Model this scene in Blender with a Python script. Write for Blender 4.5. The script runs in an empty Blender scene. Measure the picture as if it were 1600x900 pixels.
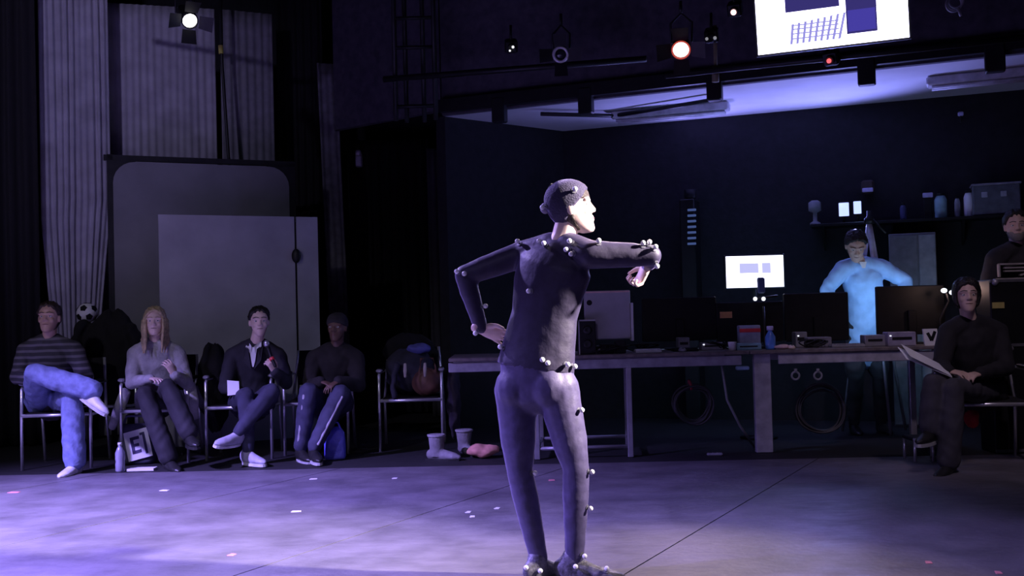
import bpy, bmesh, math, random
import numpy as np
from mathutils import Vector, Matrix
from mathutils.bvhtree import BVHTree
random.seed(7)
V = Vector
scene = bpy.context.scene
COL = scene.collection

# ------------------------------------------------------------------ camera
F = 1600.0
H = 1.17
PITCH = math.atan(35 / F)
ROLL = math.radians(-1.5)
cam_d = bpy.data.cameras.new('camera')
cam_d.sensor_width = 36.0
cam_d.lens = 36.0 * F / 1600.0
cam_d.clip_start = 0.05
cam = bpy.data.objects.new('camera', cam_d)
COL.objects.link(cam)
CAM_M = Matrix.Translation((0, 0, H)) @ Matrix.Rotation(math.pi / 2 + PITCH, 4, 'X') @ Matrix.Rotation(ROLL, 4, 'Z')
cam.matrix_world = CAM_M
scene.camera = cam
CR = CAM_M.to_3x3()

def ray(px, py):
    return (CR @ V(((px - 800) / F, (450 - py) / F, -1.0)))
def P(px, py, Y):                      # point seen at a pixel, at world distance Y
    d = ray(px, py)
    return V((0, 0, H)) + d * (Y / d.y)
def G(px, py):                         # point on the floor seen at a pixel
    d = ray(px, py)
    return V((0, 0, H)) + d * (-H / d.z)
def PZ(px, py, z):                     # point at height z seen at a pixel
    d = ray(px, py)
    return V((0, 0, H)) + d * ((z - H) / d.z)

# ------------------------------------------------------------------ world, exposure, lights
world = bpy.data.worlds.new('world')
scene.world = world
world.use_nodes = True
world.node_tree.nodes['Background'].inputs[0].default_value = (0.004, 0.003, 0.008, 1)
world.node_tree.nodes['Background'].inputs[1].default_value = 1.0
vs = scene.view_settings
vs.view_transform = 'Standard'
vs.look = 'None'
vs.exposure = -0.1
vs.gamma = 1.0
vs.use_curve_mapping = False

def spot(name, loc, aim, color, watts, angle, blend=0.6, size=0.12):
    d = bpy.data.lights.new(name, 'SPOT')
    d.color = color; d.energy = watts; d.spot_size = math.radians(angle)
    d.spot_blend = blend; d.shadow_soft_size = size
    o = bpy.data.objects.new(name, d)
    COL.objects.link(o)
    o.location = loc
    o.rotation_euler = (V(aim) - V(loc)).to_track_quat('-Z', 'Y').to_euler()
    return o
def point(name, loc, color, watts, size=0.06):
    d = bpy.data.lights.new(name, 'POINT')
    d.color = color; d.energy = watts; d.shadow_soft_size = size
    o = bpy.data.objects.new(name, d)
    COL.objects.link(o); o.location = loc
    return o

VIOLET = (0.36, 0.27, 1.0)
BLUE = (0.22, 0.36, 1.0)
# stage lanterns outside the picture: violet from the left, violet wash from the front, warm key from the right; added fills for curtain and desk side
spot('stage_light_violet_side', (-6.0, 3.6, 4.6), (-3.4, 5.0, 0.0), (0.36, 0.27, 1.0), 13500, 66, 1.0, 0.15)
spot('stage_light_violet_row', (-4.6, 1.6, 4.7), (-2.8, 8.3, 0.5), (0.82, 0.76, 1.0), 300, 38, 0.8, 0.15)
spot('added_light_curtain', (-4.9, 1.0, 5.6), (-4.7, 10.2, 3.4), (0.58, 0.52, 1.0), 760, 34, 0.9, 0.15)  # added spot, put in to brighten the curtain
spot('stage_light_violet_front', (-1.6, -1.6, 4.6), (0.0, 5.6, 0.3), (0.55, 0.46, 1.0), 240, 40, 0.8, 0.25)
spot('added_light_front_right', (2.4, 3.2, 5.2), (3.4, 7.3, 1.0), (0.90, 0.70, 0.95), 230, 34, 0.8, 0.15)  # added spot, brightens papers, hands and faces at the right
spot('stage_light_warm_side', (4.4, 3.6, 3.3), (0.3, 4.4, 1.45), (1.0, 0.85, 0.86), 7500, 32, 1.0, 0.10)
spot('stage_light_white_left', (-5.6, 2.6, 4.6), (-3.7, 5.1, 0.0), (1.0, 0.86, 0.95), 1100, 22, 1.0, 0.12)
spot('stage_light_violet_rear', (-3.6, 7.6, 4.4), (0.1, 4.5, 1.0), (0.42, 0.32, 1.0), 2000, 40, 0.7, 0.10)

# ------------------------------------------------------------------ materials
MATS = {}
def mat(name, color, rough=0.6, metal=0.0, var=0.25, scale=12.0, bump=0.0, bscale=60.0, sheen=0.0, emit=None, estr=0.0, spec=0.5, coat=0.0, alpha=None):
    if name in MATS: return MATS[name]
    m = bpy.data.materials.new(name)
    m.use_nodes = True
    nt = m.node_tree
    b = nt.nodes['Principled BSDF']
    b.inputs['Roughness'].default_value = rough
    b.inputs['Metallic'].default_value = metal
    b.inputs['Specular IOR Level'].default_value = spec
    b.inputs['Sheen Weight'].default_value = sheen
    b.inputs['Sheen Roughness'].default_value = 0.35
    b.inputs['Sheen Tint'].default_value = (0.62, 0.55, 1.0, 1)
    b.inputs['Coat Weight'].default_value = coat
    tc = nt.nodes.new('ShaderNodeTexCoord')
    nz = nt.nodes.new('ShaderNodeTexNoise')
    nz.inputs['Scale'].default_value = scale
    nz.inputs['Detail'].default_value = 4
    nt.links.new(tc.outputs['Object'], nz.inputs['Vector'])
    rp = nt.nodes.new('ShaderNodeValToRGB')
    rp.color_ramp.elements[0].position = 0.3
    rp.color_ramp.elements[1].position = 0.7
    c = np.array(color[:3])
    rp.color_ramp.elements[0].color = (*np.clip(c * (1 - var), 0, 1), 1)
    rp.color_ramp.elements[1].color = (*np.clip(c * (1 + var), 0, 1), 1)
    nt.links.new(nz.outputs['Fac'], rp.inputs['Fac'])
    nt.links.new(rp.outputs['Color'], b.inputs['Base Color'])
    if bump > 0:
        n2 = nt.nodes.new('ShaderNodeTexNoise')
        n2.inputs['Scale'].default_value = bscale
        n2.inputs['Detail'].default_value = 5
        nt.links.new(tc.outputs['Object'], n2.inputs['Vector'])
        bp = nt.nodes.new('ShaderNodeBump')
        bp.inputs['Strength'].default_value = bump
        bp.inputs['Distance'].default_value = 0.02
        nt.links.new(n2.outputs['Fac'], bp.inputs['Height'])
        nt.links.new(bp.outputs['Normal'], b.inputs['Normal'])
    if emit is not None:
        b.inputs['Emission Color'].default_value = (*emit, 1)
        b.inputs['Emission Strength'].default_value = estr
    MATS[name] = m
    return m

def stripe_mat(name, c1, c2, scale, axis='Z', rough=0.8):
    m = mat(name, c1, rough)
    nt = m.node_tree
    b = nt.nodes['Principled BSDF']
    tc = nt.nodes['Texture Coordinate']
    w = nt.nodes.new('ShaderNodeTexWave')
    w.wave_type = 'BANDS'; w.bands_direction = axis
    w.inputs['Scale'].default_value = scale
    w.inputs['Distortion'].default_value = 1.2
    w.inputs['Detail'].default_value = 1
    nt.links.new(tc.outputs['Object'], w.inputs['Vector'])
    rp = nt.nodes.new('ShaderNodeValToRGB')
    rp.color_ramp.elements[0].color = (*c1, 1); rp.color_ramp.elements[0].position = 0.55
    rp.color_ramp.elements[1].color = (*c2, 1); rp.color_ramp.elements[1].position = 0.75
    nt.links.new(w.outputs['Fac'], rp.inputs['Fac'])
    nt.links.new(rp.outputs['Color'], b.inputs['Base Color'])
    return m

def floor_mat(name, color, r0, r1):
    m = mat(name, color, 0.5, var=0.3, scale=3.0, bump=0.12, bscale=26)
    nt = m.node_tree
    b = nt.nodes['Principled BSDF']
    tc = nt.nodes['Texture Coordinate']
    mp = nt.nodes.new('ShaderNodeMapping')
    mp.inputs['Scale'].default_value = (1.0, 2.2, 1.0)
    nt.links.new(tc.outputs['Object'], mp.inputs['Vector'])
    n = nt.nodes.new('ShaderNodeTexNoise')
    n.inputs['Scale'].default_value = 5.0
    n.inputs['Detail'].default_value = 7
    n.inputs['Roughness'].default_value = 0.7
    nt.links.new(mp.outputs['Vector'], n.inputs['Vector'])
    mr = nt.nodes.new('ShaderNodeMapRange')
    mr.inputs['From Min'].default_value = 0.35; mr.inputs['From Max'].default_value = 0.65
    mr.inputs['To Min'].default_value = r0; mr.inputs['To Max'].default_value = r1
    nt.links.new(n.outputs['Fac'], mr.inputs['Value'])
    nt.links.new(mr.outputs['Result'], b.inputs['Roughness'])
    return m

def emis(name, color, strength):
    return mat(name, (0.02, 0.02, 0.02), 0.4, emit=color, estr=strength, var=0.0)

M_FLOOR = floor_mat('black_vinyl_floor', (0.135, 0.125, 0.145), 0.38, 0.62)
M_FLOOR2 = mat('matt_black_floor', (0.012, 0.012, 0.014), 0.8, bump=0.1)
M_WALL = mat('black_painted_wall', (0.012, 0.0115, 0.016), 0.9, bump=0.2, bscale=20)
M_WALL2 = mat('dark_grey_wall', (0.085, 0.080, 0.100), 0.9, bump=0.2, bscale=20)
M_CEIL = mat('white_soffit', (0.62, 0.62, 0.66), 0.8, var=0.06, scale=4)
M_BLACK = mat('black_fabric', (0.006, 0.0055, 0.007), 0.9, bump=0.25, bscale=120)
M_BLKP = mat('black_plastic', (0.008, 0.008, 0.010), 0.5, spec=0.3)
M_BLKM = mat('black_metal', (0.018, 0.018, 0.02), 0.5, 0.3)
M_CHROME = mat('chrome_tube', (0.80, 0.80, 0.84), 0.28, 0.7, var=0.05)
M_STEEL = mat('grey_steel', (0.42, 0.41, 0.46), 0.45, 0.6, var=0.12)
M_GREY = mat('grey_plastic', (0.30, 0.30, 0.33), 0.5)
M_WHITE = mat('white_plastic', (0.78, 0.78, 0.80), 0.45, var=0.05)
M_PAPER = mat('white_paper', (0.85, 0.85, 0.86), 0.8, var=0.04)
M_CURT = mat('grey_curtain_cloth', (0.34, 0.33, 0.37), 0.9, var=0.18, scale=5, bump=0.15, bscale=90)
M_CURTD = mat('black_drape_cloth', (0.055, 0.053, 0.062), 0.95, var=0.2, scale=6)
M_BOARD = mat('grey_board', (0.19, 0.19, 0.20), 0.7, var=0.12, scale=3)
M_FLAT = mat('pale_flat', (0.40, 0.39, 0.44), 0.75, var=0.15, scale=2.5)
M_WOOD = mat('table_top_wood', (0.17, 0.145, 0.135), 0.5, var=0.3, scale=20)

# ------------------------------------------------------------------ mesh helpers
class MB:
    def __init__(self): self.v = []; self.f = []
    def add(self, vs, fs):
        o = len(self.v)
        self.v += [V(x) for x in vs]
        self.f += [tuple(i + o for i in f) for f in fs]
        return self
    def hexa(self, p):                 # 8 corners, bottom ring then top ring
        return self.add(p, [(3, 2, 1, 0), (4, 5, 6, 7), (0, 1, 5, 4), (1, 2, 6, 5), (2, 3, 7, 6), (3, 0, 4, 7)])
    def box(self, c, s, M=None):
        c = V(c); x, y, z = [k / 2 for k in s]
        p = [V((-x, -y, -z)), V((x, -y, -z)), V((x, y, -z)), V((-x, y, -z)), V((-x, -y, z)), V((x, -y, z)), V((x, y, z)), V((-x, y, z))]
        if M is not None: p = [M @ q for q in p]
        return self.hexa([c + q for q in p])
    def bbox(self, c, s, b=0.008, M=None):     # box with chamfered edges
        c = V(c); x, y, z = [k / 2 for k in s]
        b = min(b, x * 0.9, y * 0.9, z * 0.9)
        rings = []
        for zz, k in ((-z, b), (-z + b, 0), (z - b, 0), (z, b)):
            X, Y = x - k, y - k
            r = []
            for sx, sy in ((-1, -1), (1, -1), (1, 1), (-1, 1)):
                a = V((sx * X, sy * (Y - b), zz)); d = V((sx * (X - b), sy * Y, zz))
                r += [a, d] if sx * sy < 0 else [d, a]
            rings.append(r)
        # order the eight points round
        for r in rings:
            r.sort(key=lambda q: math.atan2(q.y / max(y, 1e-6), q.x / max(x, 1e-6)))
        pts = [q for r in rings for q in r]
        if M is not None: pts = [M @ q for q in pts]
        fs = [tuple(range(7, -1, -1)), tuple(range(24, 32))]
        for i in range(3):
            for k in range(8):
                fs.append((i * 8 + k, i * 8 + (k + 1) % 8, i * 8 + 8 + (k + 1) % 8, i * 8 + 8 + k))
        return self.add([c + q for q in pts], fs)
    def loft(self, cs, rx, ry, side=V((1, 0, 0)), n=14, dome=True, power=2.0):
        cs = [V(c) for c in cs]
        N = len(cs)
        if not isinstance(rx, (list, tuple)): rx = [rx] * N
        if not isinstance(ry, (list, tuple)): ry = [ry] * N
        sides = list(side) if isinstance(side, list) else [V(side)] * N
        rings = []
        tang = []
        for i in range(N):
            a = cs[max(i - 1, 0)]; b = cs[min(i + 1, N - 1)]
            t = (b - a)
            tang.append(t.normalized() if t.length > 1e-7 else V((0, 0, 1)))
        seq = [(cs[i], rx[i], ry[i], sides[i], tang[i]) for i in range(N)]
        if dome:
            def end(s, sg):
                c, a, b, sd, t = s
                m = min(a, b)
                return [(c + t * sg * m * 0.5, a * 0.87, b * 0.87, sd, t), (c + t * sg * m * 0.85, a * 0.5, b * 0.5, sd, t), (c + t * sg * m, a * 0.12, b * 0.12, sd, t)]
            seq = end(seq[0], -1)[::-1] + seq + end(seq[-1], 1)
        vs = []
        for c, a, b, sd, t in seq:
            u = sd - t * sd.dot(t)
            if u.length < 1e-4:
                u = t.orthogonal()
            u.normalize()
            w = t.cross(u)
            for k in range(n):
                th = 2 * math.pi * k / n
                cx, sx = math.cos(th), math.sin(th)
                if power != 2.0:
                    cx = math.copysign(abs(cx) ** (2 / power), cx); sx = math.copysign(abs(sx) ** (2 / power), sx)
                vs.append(c + u * (a * cx) + w * (b * sx))
        R = len(seq)
        fs = [tuple(range(n - 1, -1, -1)), tuple(range((R - 1) * n, R * n))]
        for i in range(R - 1):
            for k in range(n):
                fs.append((i * n + k, i * n + (k + 1) % n, (i + 1) * n + (k + 1) % n, (i + 1) * n + k))
        return self.add(vs, fs)
    def tube(self, pts, r, n=10, dome=False):
        pts = [V(p) for p in pts]
        d = (pts[-1] - pts[0])
        side = d.orthogonal() if d.length > 1e-6 else V((0.3, 0.5, 0.8))
        return self.loft(pts, r, r, side, n, dome)
    def ball(self, c, r, n=12, m=8, axes=None):
        c = V(c)
        if not isinstance(r, (list, tuple)): r = (r, r, r)
        A = axes or (V((1, 0, 0)), V((0, 1, 0)), V((0, 0, 1)))
        vs = [c - A[2] * r[2]]
        for i in range(1, m):
            ph = -math.pi / 2 + math.pi * i / m
            for k in range(n):
                th = 2 * math.pi * k / n
                vs.append(c + A[0] * (r[0] * math.cos(ph) * math.cos(th)) + A[1] * (r[1] * math.cos(ph) * math.sin(th)) + A[2] * (r[2] * math.sin(ph)))
        vs.append(c + A[2] * r[2])
        fs = []
        for k in range(n):
            fs.append((0, 1 + (k + 1) % n, 1 + k))
            L = len(vs) - 1; o = 1 + (m - 2) * n
            fs.append((L, o + k, o + (k + 1) % n))
        for i in range(m - 2):
            for k in range(n):
                a = 1 + i * n
                fs.append((a + k, a + (k + 1) % n, a + n + (k + 1) % n, a + n + k))
        return self.add(vs, fs)
    def lathe(self, c, prof, n=16, axis=V((0, 0, 1))):      # prof: list of (radius, height)
        axis = V(axis).normalized(); u = axis.orthogonal().normalized(); w = axis.cross(u); c = V(c)
        vs = []
        for r, h in prof:
            for k in range(n):
                th = 2 * math.pi * k / n
                vs.append(c + axis * h + u * (r * math.cos(th)) + w * (r * math.sin(th)))
        R = len(prof)
        fs = [tuple(range(n - 1, -1, -1)), tuple(range((R - 1) * n, R * n))]
        for i in range(R - 1):
            for k in range(n):
                fs.append((i * n + k, i * n + (k + 1) % n, (i + 1) * n + (k + 1) % n, (i + 1) * n + k))
        return self.add(vs, fs)
    def torus(self, c, R, r, axis, n=32, m=8, wob=0.0, axes=None):
        axis = V(axis).normalized(); u = axis.orthogonal().normalized(); w = axis.cross(u); c = V(c)
        if axes: u, w = axes
        vs = []
        for i in range(n):
            th = 2 * math.pi * i / n
            rr = R * (1 + wob * math.sin(3 * th + R * 50))
            e = u * math.cos(th) + w * math.sin(th)
            for k in range(m):
                ph = 2 * math.pi * k / m
                vs.append(c + e * (rr + r * math.cos(ph)) + axis * (r * math.sin(ph)))
        fs = []
        for i in range(n):
            for k in range(m):
                fs.append((i * m + k, ((i + 1) % n) * m + k, ((i + 1) % n) * m + (k + 1) % m, i * m + (k + 1) % m))
        return self.add(vs, fs)
    def prism(self, poly, d):           # poly: planar points in 3-D, d: thickness vector
        n = len(poly); d = V(d)
        vs = [V(p) for p in poly] + [V(p) + d for p in poly]
        fs = [tuple(range(n - 1, -1, -1)), tuple(range(n, 2 * n))]
        for k in range(n): fs.append((k, (k + 1) % n, n + (k + 1) % n, n + k))
        return self.add(vs, fs)
    def mesh(self, name, org=V((0, 0, 0))):
        me = bpy.data.meshes.new(name)
        me.from_pydata([tuple(p - org) for p in self.v], [], self.f)
        me.update()
        bm = bmesh.new(); bm.from_mesh(me)
        bmesh.ops.recalc_face_normals(bm, faces=bm.faces)
        bm.to_mesh(me); bm.free()
        return me

def link(name, me, m, parent=None, smooth=False):
    o = bpy.data.objects.new(name, me)
    COL.objects.link(o)
    if m is not None: me.materials.append(m)
    if smooth:
        for p in me.polygons: p.use_smooth = True
    if parent is not None: o.parent = parent
    return o

def worldloc(o):
    l = V((0, 0, 0))
    while o is not None:
        l += o.location; o = o.parent
    return l

def part(name, mb, m, parent, smooth=False):   # a mesh given in world coordinates, under a (not rotated) parent
    return link(name, mb.mesh(name, worldloc(parent) if parent else V((0, 0, 0))), m, parent, smooth)

def thing(name, label, cat, loc=(0, 0, 0), rz=0.0, group=None):
    o = bpy.data.objects.new(name, None)
    o.empty_display_size = 0.1
    COL.objects.link(o)
    o.location = loc; o.rotation_euler = (0, 0, rz)
    tag(o, label, cat, group)
    return o
def tag(o, label, cat=None, group=None, kind=None):
    o['label'] = label
    if cat: o['category'] = cat
    if group: o['group'] = group
    if kind: o['kind'] = kind
    return o
def single(name, mb, m, label, cat, group=None, smooth=False):   # a thing that is one mesh, its origin at its base
    zs = min(p.z for p in mb.v); c = sum(mb.v, V((0, 0, 0))) / len(mb.v); c.z = zs
    o = link(name, mb.mesh(name, c), m, None, smooth)
    o.location = c
    return tag(o, label, cat, group)
def struct(name, mb, m, label=None, parent=None):
    o = link(name, mb.mesh(name), m, parent)
    if parent is None: o['kind'] = 'structure'
    if label: o['label'] = label
    return o

def remesh(mb, voxel, smooth=2, name='tmp', disp=None):
    me = mb.mesh(name)
    o = bpy.data.objects.new('tmp', me); COL.objects.link(o)
    md = o.modifiers.new('r', 'REMESH'); md.mode = 'VOXEL'; md.voxel_size = voxel; md.use_smooth_shade = True
    if smooth:
        s = o.modifiers.new('s', 'SMOOTH'); s.factor = 0.5; s.iterations = smooth
    dg = bpy.context.evaluated_depsgraph_get()
    new = bpy.data.meshes.new_from_object(o.evaluated_get(dg))
    bpy.data.objects.remove(o); bpy.data.meshes.remove(me)
    new.name = name
    return new
def mesh_part(name, me, m, parent, org=None):
    o = org if org is not None else worldloc(parent)
    me.transform(Matrix.Translation(-o)); me.update()
    return link(name, me, m, parent, True)
def wrinkle(me, amp, freq, seed=0.0):            # real folds along the normals
    n = len(me.vertices)
    co = np.empty(n * 3); me.vertices.foreach_get('co', co); co = co.reshape(-1, 3)
    no = np.array([v.normal[:] for v in me.vertices])
    a = np.sin(co[:, 2] * freq + 2.2 * np.sin(co[:, 0] * freq * .55 + seed) + seed) * np.sin(co[:, 0] * freq * .6 + co[:, 1] * freq * .5 + 1.3 * np.sin(co[:, 2] * freq * .35 + seed))
    co = co + no * (amp * a)[:, None]
    me.vertices.foreach_set('co', co.ravel()); me.update()

# ------------------------------------------------------------------ the room
def slab(name, x0, x1, y0, y1, z0, z1, m, label=None):
    mb = MB(); mb.box(((x0 + x1) / 2, (y0 + y1) / 2, (z0 + z1) / 2), (x1 - x0, y1 - y0, z1 - z0))
    return struct(name, mb, m, label)
XL, XR, YB, YF, ZT = -7.5, 7.2, 12.4, -3.6, 6.2
floor = slab('floor', XL, XR, YF, YB, -0.1, 0.0, M_FLOOR2, 'black stage floor')
slab('wall_left', XL - 0.15, XL, YF, YB, 0, ZT, M_WALL, 'black side wall')
slab('wall_right', XR, XR + 0.15, YF, YB, 0, ZT, M_WALL, 'black side wall by the control desk')
slab('wall_back', XL, XR, YB, YB + 0.15, 0, ZT, M_WALL, 'black rear wall')
slab('wall_front', XL, XR, YF - 0.15, YF, 0, ZT, M_WALL, 'black wall behind the viewer')
slab('ceiling', XL, XR, YF, YB, ZT, ZT + 0.15, M_WALL, 'black roof high above the stage')

# vinyl dance floor: strips laid side by side
def clip(poly, n, d):
    out = []
    for i in range(len(poly)):
        a, b = poly[i], poly[(i + 1) % len(poly)]
        da, db = a.dot(n) - d, b.dot(n) - d
        if da <= 0: out.append(a)
        if (da < 0 < db) or (db < 0 < da): out.append(a + (b - a) * (da / (da - db)))
    return out
s0, s1 = G(990, 890), G(1140, 800)
sd = (s1 - s0).normalized(); sn = V((sd.y, -sd.x, 0))
off0 = s0.dot(sn)
for k in range(-6, 6):
    poly = [V((-6.4, -1.5, 0)), V((6.4, -1.5, 0)), V((6.4, 7.55, 0)), V((-6.4, 8.0, 0))]
    poly = clip(poly, sn, off0 + (k + 1) * 1.6 - 0.004)
    poly = clip(poly, -sn, -(off0 + k * 1.6 + 0.004)) if len(poly) > 2 else []
    if len(poly) > 2:
        mb = MB(); mb.prism(poly, V((0, 0, 0.003)))
        struct('vinyl_strip', mb, M_FLOOR, None, floor)

# gallery over the control desk: white soffit, black fascia, hangers
ZG = 3.1
gA, gB, gC, gD = PZ(695, 182, ZG), PZ(880, 205, ZG), PZ(1600, 140, ZG), PZ(1600, 85, ZG)
gC2, gD2 = gB + (gC - gB) * 1.5, gA + (gD - gA) * 1.5
mb = MB(); mb.prism([gA, gB, gC2, gD2], V((0, 0, 0.12)))
soffit = struct('ceiling_soffit', mb, M_CEIL, 'white painted underside of the gallery')
fn = V((-(gD2 - gA).y, (gD2 - gA).x, 0)).normalized()      # away from the stage
if fn.y < 0: fn = -fn
fd = (gD2 - gA).normalized()
mb = MB(); mb.prism([gA, gD2, gD2 + V((0, 0, ZT - ZG)), gA + V((0, 0, ZT - ZG))], -fn * 0.06)
fascia = struct('wall_gallery', mb, M_WALL2, 'dark fascia of the gallery')
# black ledge along the bottom of the fascia
mb = MB(); mb.prism([gA + V((0, 0, 0.02)), gD2 + V((0, 0, 0.02)), gD2 + V((0, 0, .14)), gA + V((0, 0, .14))], -fn * 0.14)
part('ledge', mb, M_BLKM, fascia)
for px, py, w in ((787, 184, .13), (921, 168, .13), (1120, 138, .13), (1355, 113, .14), (1553, 92, .15)):
    # hanger blocks on the line of the fascia
    d = ray(px, py); t = (gA - V((0, 0, H))).dot(fn) / d.dot(fn)
    c = V((0, 0, H)) + d * t
    mb = MB(); M = Matrix((fd, fn, V((0, 0, 1)))).transposed()
    mb.bbox(V((c.x, c.y, ZG - 0.02)) - fn * 0.10, (w, 0.10, 0.24), 0.01, M)
    part('bracket', mb, M_BLKM, fascia)
# wall under the gallery and the return wall on its left
mb = MB(); up = V((0, 0, ZG))
b0, c0 = V((gB.x, gB.y, 0)), V((gC2.x, gC2.y, 0))
bn = V((-(c0 - b0).y, (c0 - b0).x, 0)).normalized()
if bn.y < 0: bn = -bn
bd = (c0 - b0).normalized()
mb.prism([b0, c0, c0 + up, b0 + up], bn * 0.1)
struct('wall_rear', mb, M_WALL, 'black wall behind the control desk')
a0 = V((gA.x, gA.y, 0))
mb = MB(); mb.prism([a0, b0, b0 + up, a0 + up], V((-0.09, 0.03, 0)))
struct('wall_return', mb, M_WALL, 'black return wall left of the control desk')
# dark upper wall at the left of the gallery
mb = MB(); mb.prism([V((-1.9, 11.2, 3.2)), V((gA.x - .05, 10.25, 3.2)), V((gA.x - .05, 10.25, ZT)), V((-1.9, 11.2, ZT))], V((0, 0.1, 0)))
struct('wall_upper', mb, M_WALL2, 'dark grey upper wall')

# strip lights under the soffit (switched off), along the gallery
def strip_light(p0, p1, label):
    a, b = PZ(*p0, ZG - 0.07), PZ(*p1, ZG - 0.07)
    d = (b - a).normalized(); n = V((-d.y, d.x, 0))
    root = thing('strip_light', label, 'ceiling light', ((a + b) / 2)[:], 0, 'strip lights under the gallery')
    M = Matrix((d, n, V((0, 0, 1)))).transposed()
    L = (b - a).length
    mb = MB(); mb.bbox((a + b) / 2 + V((0, 0, 0.025)), (L, 0.16, 0.08), 0.012, M); part('housing', mb, mat('pale_housing', (.5, .5, .54), .5), root)
    for s in (-1, 1):
        mb = MB(); mb.tube([a + d * .04 + n * s * .04 - V((0, 0, .03)), b - d * .04 + n * s * .04 - V((0, 0, .03))], 0.015, 10)
        part('tube', mb, mat('unlit_tube', (.5, .5, .55), .4), root, True)
strip_light((958, 186), (1140, 170), 'unlit grey strip light under the gallery nearer the corner')
strip_light((1448, 134), (1640, 114), 'unlit grey strip light under the gallery at the right edge')
mb = MB(); mb.tube([PZ(845, 178, ZG - .05), PZ(1000, 182, ZG - .05)], 0.02); mb.tube([PZ(966, 180, ZG - .05), PZ(1115, 156, ZG - .05)], 0.02)
part('conduit', mb, M_BLKM, soffit, True)

# ------------------------------------------------------------------ curtains and flats on the left
def curtain(name, label, pts, ztop, zbot, pleats, amp, m, group=None, gather=None, seed=0, ztop2=None):
    """pts: plan polyline (two points); pleated sheet with thickness; gather(v) -> (shift0, shift1) of the ends at height v (0 top)"""
    a, b = V(pts[0]), V(pts[1])
    nx, nz = pleats * 6, 24
    rnd = random.Random(seed)
    ph = [rnd.uniform(-.7, .7) for _ in range(pleats + 2)]
    am = [rnd.uniform(.5, 1.25) for _ in range(pleats + 2)]
    d = (b - a); L = d.length; d.normalize(); n = V((d.y, -d.x, 0))
    if n.y > 0: n = -n
    front, back = [], []
    for j in range(nz + 1):
        v = j / nz
        g0, g1 = gather(v) if gather else (0, 0)
        for i in range(nx + 1):
            u = i / nx
            k = int(u * pleats)
            s = math.sin(u * pleats * 2 * math.pi + ph[k] * .6 + .5 * math.sin(v * 5 + k)) * am[k]
            zt = ztop + ((ztop2 - ztop) * u if ztop2 is not None else 0)
            z = zt + (zbot - zt) * v
            x = g0 + (L + g1 - g0) * u
            q = a + d * (x + .12 * amp * math.cos(u * pleats * 4 * math.pi)) + n * (amp * s * (0.75 + .35 * v))
            q.z = z
            front.append(q); back.append(q - n * 0.006)
    vs = front + back; o = len(front); W = nx + 1
    fs = []
    for j in range(nz):
        for i in range(nx):
            e = j * W + i
            fs.append((e, e + 1, e + W + 1, e + W)); fs.append((o + e, o + e + W, o + e + W + 1, o + e + 1))
    for j in range(nz):
        for i in (0, nx):
            e = j * W + i; fs.append((e, e + W, o + e + W, o + e))
    for i in range(nx):
        for j in (0, nz):
            e = j * W + i; fs.append((e, e + 1, o + e + 1, o + e))
    mb = MB(); mb.add(vs, fs)
    return single(name, mb, m, label, 'curtain', group, True)

def plan(px, Y): p = P(px, 480, Y); return (p.x, p.y, 0)
def zat(px, py, Y): return P(px, py, Y).z
c0_, c1_ = plan(66, 9.9), plan(176, 10.15)
curtain('stage_curtain', 'pale grey pleated curtain, the bunched leftmost length lit violet', (c0_, c1_), zat(100, -60, 10), 0.02, 11, 0.017, M_CURT, 'grey stage curtains', seed=1,
        gather=lambda v: (0.16 * max(0, v - .55) / .45, -0.22 * max(0, v - .5) / .5))
c0_, c1_ = plan(150, 10.3), plan(344, 10.75)
curtain('stage_curtain', 'wide grey pleated curtain hanging above the rounded board', (c0_, c1_), zat(170, 2, 10.3), 0.02, 17, 0.009, M_CURT, 'grey stage curtains', seed=2, ztop2=zat(344, 14, 10.75))
c0_, c1_ = plan(352, 10.8), plan(434, 11.05)
def lean(v): return (0.10 * v, 0.13 * v)
curtain('stage_curtain', 'narrow dark grey curtain right of the black cable', (c0_, c1_), zat(352, 14, 10.8), 0.02, 7, 0.010, mat('grey_curtain_dark', (0.20, 0.195, 0.215), .9, var=.15), 'grey stage curtains', seed=3, ztop2=zat(434, 22, 11.05))
# black masking drape far left, grey legs right of the boards
curtain('black_drape', 'black masking drape at the far left edge', (plan(-260, 9.6), plan(60, 9.75)), 5.6, 0.02, 14, 0.05, M_BLACK, 'black drapes', seed=4)
curtain('grey_drape', 'narrow dark grey drape between boards and black corner', (plan(506, 11.2), plan(548, 11.3)), zat(520, 98, 11.2), 0.02, 3, 0.012, mat('grey_leg_cloth', (.17, .168, .185), .95), 'narrow drapes', seed=5, gather=lambda v: (-0.02 + .10 * v, -.10 + .10 * v))
curtain('black_drape', 'thin dark drape left of the performer against the black wall', (plan(672, 11.4), plan(692, 11.4)), 3.0, 0.02, 2, 0.02, M_CURTD, 'narrow drapes', seed=6)
curtain('black_drape', 'black drape hanging between boards and curtain corner', (plan(440, 11.5), plan(512, 11.5)), 5.6, 0.02, 6, 0.03, M_BLACK, 'black drapes', seed=8)
curtain('black_drape', 'wide black drape across the dark corner behind the empty chair', (plan(548, 11.9), plan(676, 11.9)), 3.2, 0.02, 9, 0.04, M_BLACK, 'black drapes', seed=9)
# hanging black cable with yellow tape
mb = MB(); mb.tube([P(344, -30, 10.6), P(347, 100, 10.6), P(357, 244, 10.6), P(359, 262, 10.6)], 0.016)
cab = single('hanging_cable', mb, M_BLKM, 'black cable hanging down the grey curtains with yellow tape', 'cable', None, True)
mb = MB(); mb.tube([P(344.6, 71, 10.59), P(345.6, 84, 10.59)], 0.024); part('tape', mb, mat('yellow_tape', (.55, .50, .10), .6), cab)

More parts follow.
